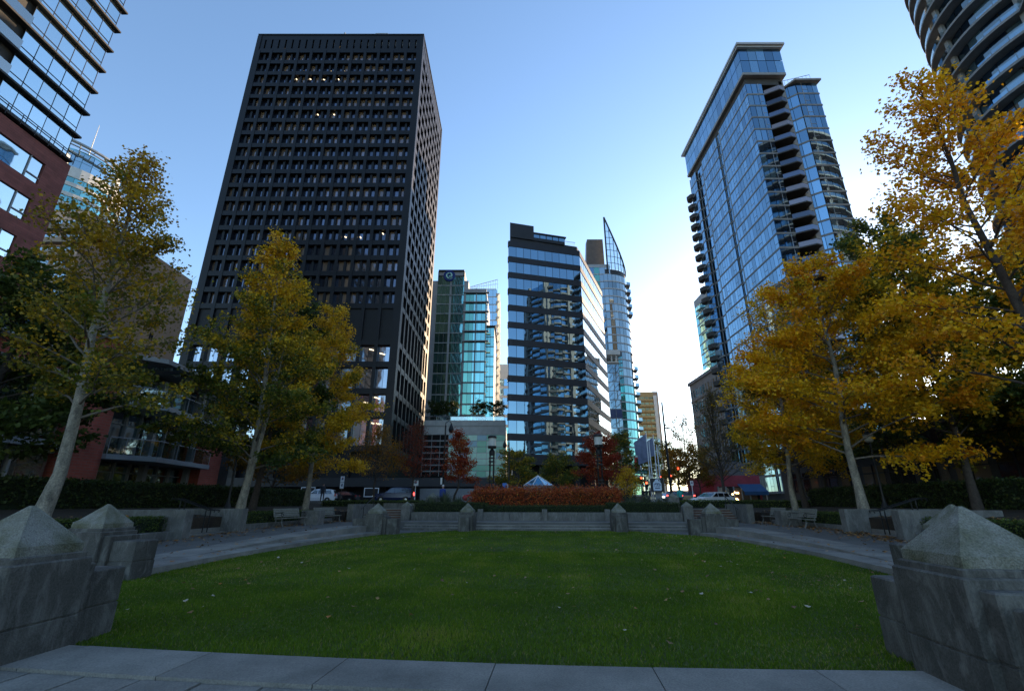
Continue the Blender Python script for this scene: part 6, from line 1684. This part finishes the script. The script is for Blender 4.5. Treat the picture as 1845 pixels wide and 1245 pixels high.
    b = MB(); b.bev(L / 2 - .06, L / 2 + .05, -W * .42, W * .42, .38, .58, .02); b.build('bumper', 'car_black', t, local=True)
    return t
def at_px(px, Y, z=ZS): p = atY(px, 900, Y); return (p.x, Y, z)
car('white SUV with dark windows parked before the black tower', at_px(572, 63), R(10), 'car_white')
car('dark blue SUV with lit red tail lamp by the brick stairs', at_px(709, 56), R(12), 'car_blue', tail=True)
car('red car mostly hidden by the barberry hedge', at_px(870, 54), R(0), 'car_red', kind='sedan')
car('white car half hidden behind the right end post', at_px(1283, 46, 1.12), R(24), 'car_white', kind='sedan')
car('dark car in shade left of the white SUV', at_px(615, 65), R(0), 'car_black', kind='sedan')
qd = math.atan2(50, 16) - math.pi                            # the queue drives away up the street
for i, (px, Y, z, pt, kd, l, hd, tl) in enumerate(((1214, 63, ZS, 'car_black', 'sedan', 'black car with red tail lamps, nearest on the left of the queue', 0, 1), (1240, 64, ZS, 'car_blue', 'sedan', 'dark blue car with tail lamps, nearest on the right of the queue', 0, 1),
    (1226, 78, 1.65, 'car_silver', 'suv', 'silver SUV with tail lamps in the middle of the queue', 0, 1), (1203, 84, 1.75, 'car_silver', 'sedan', 'oncoming silver car with headlamps left of the queue', 1, 0), (1207, 104, 2.0, 'car_white', 'suv', 'oncoming white van shaped car with headlamps farther up', 1, 0), (1224, 112, 2.2, 'car_black', 'suv', 'far dark car with tail lamps up the street', 0, 1), (1215, 134, 2.9, 'car_white', 'sedan', 'farthest oncoming car with bright headlamps', 1, 0))):
    p = at_px(px, Y, z)
    car(l, p, math.atan2(-50, -16) if tl else math.atan2(50, 16), pt, kd, bool(hd), bool(tl), 'cars queueing up the street')

def person(label, loc, rz, jacket, trousers, hair='hair', stride=0.12, cap=False):
    nm = 'clothes_' + str(len(MATS))
    m = bpy.data.materials.new(nm); m.use_nodes = True; nt = m.node_tree; b = nt.nodes['Principled BSDF']
    tc = nd(nt, 'ShaderNodeTexCoord'); sx = nd(nt, 'ShaderNodeSeparateXYZ'); lk(nt, tc.outputs['Object'], sx.inputs[0])
    mr = nd(nt, 'ShaderNodeMapRange'); mr.inputs[2].default_value = 1.8; lk(nt, sx.outputs[2], mr.inputs[0])
    rp = ramp(nt, [(0, (0.02, 0.02, 0.02)), (0.05, trousers), (0.5, jacket), (0.845, (0.42, 0.25, 0.18))]); rp.color_ramp.interpolation = 'CONSTANT'
    lk(nt, mr.outputs[0], rp.inputs[0]); lk(nt, rp.outputs[0], b.inputs['Base Color']); b.inputs['Roughness'].default_value = 0.8
    MATS[nm] = m
    t = thing('person', label, 'person', loc, None, rz)
    s = stride
    J = [((0, 0, .95), .15), ((0, 0, 1.18), .145), ((0, 0, 1.40), .16), ((0, 0, 1.50), .075), ((0, -.01, 1.58), .075), ((0, -.015, 1.66), .10), ((0, -.01, 1.75), .075),
         ((.10, 0, .88), .10), ((.11, -s, .50), .07), ((.11, -s * .6, .09), .048), ((.11, -s * .6 - .15, .04), .04),
         ((-.10, 0, .88), .10), ((-.11, s, .50), .07), ((-.11, s * 1.6, .09), .048), ((-.11, s * 1.6 - .14, .04), .04),
         ((.19, 0, 1.42), .075), ((.25, s * .6, 1.15), .055), ((.24, s * .2 - .08, .90), .042), ((.24, s * .2 - .12, .80), .034),
         ((-.19, 0, 1.42), .075), ((-.25, -s * .6, 1.15), .055), ((-.24, -s * .6 - .12, .92), .042), ((-.24, -s * .6 - .18, .83), .034)]
    E = [(0, 1), (1, 2), (2, 3), (3, 4), (4, 5), (5, 6), (0, 7), (7, 8), (8, 9), (9, 10), (0, 11), (11, 12), (12, 13), (13, 14), (2, 15), (15, 16), (16, 17), (17, 18), (2, 19), (19, 20), (20, 21), (21, 22)]
    me = bpy.data.meshes.new('body'); me.from_pydata([j[0] for j in J], E, []); me.materials.append(m)
    o = link('body', me, t)
    sk = o.modifiers.new('skin', 'SKIN'); sk.use_smooth_shade = True
    lay = me.skin_vertices[0] if me.skin_vertices else None
    if lay is None:
        import bmesh
        bm = bmesh.new(); bm.from_mesh(me); bm.verts.layers.skin.verify(); bm.to_mesh(me); bm.free(); lay = me.skin_vertices[0]
    for i, (c, r) in enumerate(J): lay.data[i].radius = (r, r); lay.data[i].use_root = (i == 0)
    o.modifiers.new('sub', 'SUBSURF').levels = 1
    h = MB(); h.smooth = True; h.lathe((0, .0, 0), [(.075, 1.66), (.102, 1.70), (.10, 1.76), (.07, 1.81), (.02, 1.83)], 12)
    h.build('cap' if cap else 'hair', 'cap_cloth' if cap else hair, t, local=True)
    return t
p = pk(-9.3, 38.6, 1.15); person('person in a blue jacket and pale cap behind the left hedge', (p.x, p.y, 1.15), R(20), (0.015, 0.045, 0.22), (0.03, 0.03, 0.04), cap=True)
p = pk(8.0, 40, 1.2); p = at_px(1227, 44, 1.15); person('person in a turquoise top near the right end post', p, R(160), (0.02, 0.32, 0.30), (0.03, 0.03, 0.05))
for px, l, j, tr_ in ((1160, 'leftmost of three walkers crossing, black jacket and grey trousers', (0.03, 0.03, 0.035), (0.2, 0.21, 0.22)), (1166, 'middle walker crossing, dark green jacket', (0.03, 0.06, 0.05), (0.22, 0.23, 0.24)), (1173, 'walker in black beside the white jug sign', (0.015, 0.015, 0.02), (0.16, 0.16, 0.18))):
    person(l, at_px(px, 62 if px != 1166 else 63.5), R(200 - px % 40), j, tr_, stride=0.2)
p = at_px(580, 50, 1.70); person('dark figure standing in front of the white SUV', p, R(30), (0.015, 0.02, 0.03), (0.015, 0.015, 0.02))

# ------------------------------------------------------------------ lamps
def hook_lamp(label, px, Y, H, sg=1):
    x, y, z = at_px(px, Y, 1.3)
    t = thing('street_lamp', label, 'street lamp', (x, y, z))
    m = MB(); m.lathe((0, 0, 0), [(.22, -.2), (.22, .3), (.14, .5), (.10, 1.2), (.075, H)], 10); m.build('pole', 'black_iron', t, local=True)
    m = MB(); m.tube([(0, 0, H - .3), (0, 0, H + .25), (.25 * sg, 0, H + .42), (.5 * sg, 0, H + .3), (.55 * sg, 0, H + .05)], .04, 7); m.build('arm', 'black_iron', t, local=True)
    m = MB(); m.lathe((.55 * sg, 0, H - .75), [(.05, 0), (.2, .1), (.27, .35), (.2, .6), (.1, .8), (.05, .95)], 12); m.build('lantern', 'black_iron', t, local=True)
    m = MB(); m.bev(-.26, -.06, -.02, .02, 1.9, 2.5, .005); m.build('pole_sign', 'white_paint', t, local=True)
hook_lamp('black hooked street lamp in front of the pale podium', 797, 45, 7.4)
hook_lamp('farther black hooked street lamp at the edge of the mirror block', 917, 60, 7.6, -1)
def cage_lamp(label, x, y):
    p = pk(x, y, 1.15); H = 5.6
    t = thing('lantern_column', label, 'street lamp', (p.x, p.y, p.z), 'lantern columns behind the barberry hedge', -PA)
    for sx in (-1, 1):
        for sy in (-1, 1): MB().tube([(sx * .16, sy * .16, -.2), (sx * .16, sy * .16, H - 1.25)], .05, 6).build('post', 'black_iron', t, local=True)
    for z in (.2, 1.9, 2.15, 3.4, 3.7, 4.0): MB().bev(-.24, .24, -.24, .24, z, z + .09, .02).build('ring', 'black_iron', t, local=True)
    MB().lathe((0, 0, 0), [(.24, H - 1.35), (.26, H - 1.0), (.13, H - .85), (.1, H - .75)], 12).build('neck', 'black_iron', t, local=True)
    MB().lathe((0, 0, 0), [(.36, H - .76), (.38, H - .6), (.38, H - .56)], 16).build('base_ring', 'black_iron', t, local=True)
    MB().lathe((0, 0, 0), [(.33, H - .56), (.33, H + .10)], 16).build('lantern', 'lamp_glass', t, local=True)
    MB().lathe((0, 0, 0), [(.39, H + .10), (.39, H + .26), (.30, H + .32)], 16).build('lid', 'black_iron', t, local=True)
cage_lamp('black four post lantern column left of the glass pyramid', -5.5, 40)
cage_lamp('black four post lantern column in front of the deep red tree', 3.55, 40)
def park_lamp(label, x, y, H=4.3):
    p = pk(x, y, 1.1); t = thing('park_lamp', label, 'lamp', (p.x, p.y, p.z))
    MB().lathe((0, 0, 0), [(.26, -.1), (.24, .15), (.1, .5), (.06, .8), (.045, H - .35)], 10).build('pole', 'charcoal', t, local=True)
    MB().lathe((0, 0, 0), [(.12, H - .36), (.2, H - .3), (.24, H), (.25, H + .03)], 12).build('globe', 'lamp_glass', t, local=True)
    MB().lathe((0, 0, 0), [(.28, H + .03), (.26, H + .07), (.08, H + .14), (.06, H + .3)], 12).build('lid', 'charcoal', t, local=True)
park_lamp('slim park lamp before the red brick house', -18.5, 25.8)
park_lamp('slim dark park lamp in the shade behind the right hedge', 17.2, 27.5, 4.0)
x, y, z = at_px(1211, 55, 1.3)
t = thing('utility_pole', 'tall dark pole against the bright sky at the street end', 'pole', (x, y, z))
MB().tube([(0, 0, -.3), (0, 0, 11.8)], [.17, .09], 9).build('pole', 'black_iron', t, local=True)
MB().bev(.05, .6, -.05, .05, 8.6, 8.72, .01).build('bracket', 'black_iron', t, local=True)

# ------------------------------------------------------------------ signs and signals
def small_sign(label, px, Y, z0, H, w, h, mats=('white_paint',), gap=.04, print_=True, post='black_iron', frame=None):
    x, y, _ = at_px(px, Y); t = thing('street_sign', label, 'sign', (x, y, z0))
    MB().tube([(0, .03, -.3), (0, .03, H)], .035, 6).build('post', post, t, local=True)
    zz = H
    for k, mt in enumerate(mats):
        MB().bev(-w / 2, w / 2, -.02, .005, zz - h, zz, .003).build('plate', mt, t, local=True)
        if print_:
            MB().box(-w * .22, w * .22, -.026, -.021, zz - h * .62, zz - h * .4).build('mark', 'jug_print', t, local=True)
            MB().box(-w * .1, w * .22, -.026, -.021, zz - h * .38, zz - h * .2).build('mark', 'car_red' if k == 0 else 'jug_print', t, local=True)
        zz -= h + gap
    return t
small_sign('two small white parking plates on a thin post by the stair wall', 613, 52, 1.7, 2.6, .42, .62, ('white_paint', 'white_paint'))
small_sign('white sign on a white post left of the small pyramid post', 747, 46, 1.3, 2.3, .52, .48, post='white_paint')
small_sign('small blue plate on a blue post in the barberry hedge', 909, 38.0, 1.1, 1.95, .34, .34, ('sign_blue',), post='sign_blue', print_=False)
small_sign('pale plate on a white post beside the rusty tree', 1250, 47, 1.2, 2.4, .3, .42, post='white_paint')
def board(label, px, Y, z, w, h, rounded=False):
    x, y, _ = at_px(px, Y); t = thing('sign_board', label, 'sign', (x, y, ZS))
    m = MB(); m.bev(-w / 2, w / 2, -.05, .05, z, z + h, .02); m.build('board', 'charcoal', t, local=True)
    for a, b, c, d in ((-w / 2, w / 2, z, z + .1), (-w / 2, w / 2, z + h - .1, z + h), (-w / 2, -w / 2 + .1, z + .1, z + h - .1), (w / 2 - .1, w / 2, z + .1, z + h - .1)):
        MB().box(a, b, -.07, -.052, c, d).build('frame', 'white_paint', t, local=True)
    for s in (-1, 1): MB().box(s * w * .35 - .04, s * w * .35 + .04, -.03, .03, -.2, z + .02).build('leg', 'charcoal', t, local=True)
board('white framed dark board behind the white SUV', 553, 68, 1.0, 2.0, 1.1)
board('white framed dark board behind the thinning brown tree', 668, 66, 0.75, 2.0, 1.2)
def beer_sign():
    x, y, _ = at_px(1187, 56); z0 = atY(1187, 886, 56).z; H = atY(1187, 862, 56).z - z0; W = 1.5
    t = thing('advert_box', 'black box sign with a white jug outline under the flag poles', 'sign', (x, y, ZS), None, R(-18))
    dz = z0 - ZS
    MB().bev(-W / 2, W / 2, -W / 2, W / 2, dz, dz + H, .02).build('box', 'sign_black', t, local=True)
    MB().box(-.35, .35, -.3, .3, -.3, dz).build('plinth', 'frame_grey', t, local=True)
    def shape(dx, yy, s):
        out = [(-.42, .12), (.42, .12), (.50, .22), (.50, .95), (.40, 1.12), (.18, 1.26), (.16, 1.44), (-.20, 1.44), (-.22, 1.30), (-.45, 1.10), (-.50, .95), (-.50, .22)]
        q = [(dx + a * s, dz + b * s * 1.02) for a, b in out]
        m = MB(); n = len(q); m.add([(a, yy, b) for a, b in q] + [(a, yy + .012, b) for a, b in q], [tuple(range(n))] + [(i, (i + 1) % n, n + (i + 1) % n, n + i) for i in range(n)])
        return m
    j = shape(0, -W / 2 - .016, H / 1.6).build('jug', 'jug_white', t, local=True)
    ring = MB(); ring.tube([(.12 + .22 * math.cos(R(a)), -W / 2 - .012, dz + H * .80 + .20 * math.sin(R(a))) for a in range(-60, 150, 25)], .045, 6); ring.build('jug_handle', 'jug_white', j, local=True)
    text('lettering', 'TAP', .46, 'jug_print', j, (0, -W / 2 - .022, dz + H * .45), (R(90), 0, 0))
    for zz, w in ((.60, .5), (.27, .55)):
        MB().box(-w / 2, w / 2, -W / 2 - .022, -W / 2 - .017, dz + H * zz - .05, dz + H * zz + .05).build('small_print', 'jug_print', j, local=True)
    m = shape(0, 0, H / 2.6); m.xf(Matrix.Translation((W / 2 + .016, 0, H * .45)) @ Matrix.Rotation(R(90), 4, 'Z')); m.build('side_jug', 'jug_white', t, local=True)
beer_sign()
def flag_pole(label, px, H, seed, flag):
    x, y, _ = at_px(px, 57.5); t = thing('flag_pole', label, 'flag pole', (x, y, ZS), 'white flag poles behind the jug sign')
    MB().tube([(0, 0, -.2), (0, 0, H)], [.085, .05], 8).build('pole', 'white_paint', t, local=True)
    MB().lathe((0, 0, H), [(.03, 0), (.09, .06), (.03, .14)], 8).build('finial', 'white_paint', t, local=True)
    if flag:
        rnd = random.Random(seed); m = MB(); m.smooth = True; nx, nz = 8, 6; vs = []
        for i in range(nx + 1):
            for j in range(nz + 1):
                f = i / nx; vs.append((-.06 - f * 1.5, .16 * math.sin(f * 7 + j * .4 + seed) * f, H - .15 - j / nz * (2.2 - .5 * f) - f * 1.0))
        for i in range(nx):
            for j in range(nz): pass
        m.add(vs, [(i * (nz + 1) + j, (i + 1) * (nz + 1) + j, (i + 1) * (nz + 1) + j + 1, i * (nz + 1) + j + 1) for i in range(nx) for j in range(nz)]); m.build('flag', 'flag_cloth', t, local=True)
flag_pole('leftmost white flag pole with a drooping grey flag', 1175, 8.2, 1, True)
flag_pole('second white flag pole from the left with a grey flag', 1179, 7.2, 2, True)
flag_pole('third white flag pole from the left with a grey flag', 1188, 7.8, 3, True)
flag_pole('rightmost white flag pole, bare', 1193, 6.6, 4, False)
def signal(label, px, py, Y, pole=True, big=1.0):
    x, y, _ = at_px(px, Y); z = atY(px, py, Y).z
    t = thing('traffic_light', label, 'traffic light', (x, y, ZS), 'traffic lights at the crossing')
    h = z - ZS
    MB().bev(-.17 * big, .17 * big, -.12, .12, h - .85 * big, h + .22 * big, .02).build('housing', 'signal_yellow' if big > 1 else 'sign_black', t, local=True)
    MB().tube([(0, .16, -.2), (0, .16, h + .3)], .06, 7).build('pole', 'charcoal', t, local=True)
    for k, mt in enumerate(('red_lamp', 'sign_black', 'sign_black')):
        m = MB(); m.lathe((0, 0, 0), [(.12 * big, 0), (.12 * big, .04), (.05, .06)], 12); m.xf(Matrix.Translation((0, -.12, h - k * .32 * big)) @ Matrix.Rotation(R(90), 4, 'X')); m.build('lamp', mt, t, local=True)
signal('red traffic light under the green street name sign', 1158, 861, 68)
signal('red traffic light low among the walkers', 1167, 870, 64)
signal('red traffic light right of the flag poles', 1193, 859, 70)
signal('small red traffic light left of the street name sign', 1146, 861, 74)
signal('red traffic light over the car queue', 1213, 857, 78)
signal('large red traffic light among the orange leaves', 1227, 844, 70, big=1.5)
x, y, _ = at_px(1158, 66); z = atY(1158, 851, 66).z - ZS
t = thing('street_name_sign', 'green street name sign with white letters on a mast arm', 'sign', (x, y, ZS))
MB().bev(-.95, .95, -.03, .03, z - .2, z + .2, .01).build('plate', 'sign_green', t, local=True)
text('lettering', 'W Pender St', .32, 'white_paint', t, (0, -.045, z), (R(90), 0, 0))
MB().tube([(-2.4, .08, -.2), (-2.4, .08, z + .1), (1.5, .08, z + .3)], .07, 7).build('mast_arm', 'charcoal', t, local=True)
for px, py, mt, l in ((1133, 828, 'white_paint', 'white banner on the glass tower side of the street'), (1147, 836, 'red_banner', 'red banner hanging at the street corner'), (1151, 838, 'white_paint', 'white banner right of the red one')):
    Y = 84; p = atY(px, py, Y); t = thing('banner', l, 'banner', (p.x, Y, ZS)); h = p.z - ZS
    MB().tube([(.5, 0, -.2), (.5, 0, h + 1.4)], .06, 7).build('pole', 'charcoal', t, local=True)
    MB().box(-.35, .42, -.02, .02, h - 1.1, h + 1.1).build('cloth', mt, t, local=True)
    MB().box(-.36, .5, -.03, .03, h + 1.1, h + 1.16).build('arm', 'charcoal', t, local=True)

# ------------------------------------------------------------------ glass pyramid, small posts, planted trough, railings
def pyramid():
    a, b, top = atY(941, 875, 56), atY(998, 875, 56), atY(969, 857, 56)
    cx = (a.x + b.x) / 2; r = (b.x - a.x) / 2; z0, z1 = a.z, top.z; cy = 56
    t = thing('glass_pyramid', 'low blue glass pyramid rooflight behind the barberry hedge', 'skylight', (cx, cy, z0))
    n = 8; P = [(r * math.cos(2 * math.pi * i / n + R(22.5)), r * math.sin(2 * math.pi * i / n + R(22.5)), 0) for i in range(n)]
    for i in range(n):
        m = MB(); m.add([P[i], P[(i + 1) % n], (0, 0, z1 - z0)], [(0, 1, 2)]); m.build('pane', 'pyramid_glass', t, local=True)
        m = MB(); m.tube([P[i], (0, 0, z1 - z0)], .06, 5); m.build('rib', 'white_paint', t, local=True)
        m = MB(); m.tube([P[i], P[(i + 1) % n]], .06, 5); m.build('rim', 'frame_grey', t, local=True)
    m = MB(); m.prism([(p[0] * .97, p[1] * .97) for p in P], -(z0 - 1.3), -.02); m.build('drum', 'slab_grey', t, local=True)
pyramid()
post(-9.95, 38.0, 1.0, 1.35, .85, 'small pyramid topped post beside the person in blue')
post(-7.0, 38.8, 1.0, 1.15, .6, 'small pyramid topped post half hidden by grasses')
post(8.7, 38.0, 1.0, 1.3, .8, 'small pyramid topped post behind the right stairs')
hedge('clipped hedge along the street edge behind the left stairs', -20, -10.8, 39.6, 40.8, 1.2, 1.75, 'leaf_box', 160, 0.08, 71)
hedge('clipped hedge along the street edge behind the right stairs', 9.6, 19, 38.6, 39.8, 1.2, 1.75, 'leaf_box', 160, 0.08, 72)
hedge('green shrubs under the mirror block terrace', -5, 12, 80, 82, 1.5, 3.4, 'leaf_hedge', 60, 0.16, 73, ragged=0.25, name='shrub_bed')
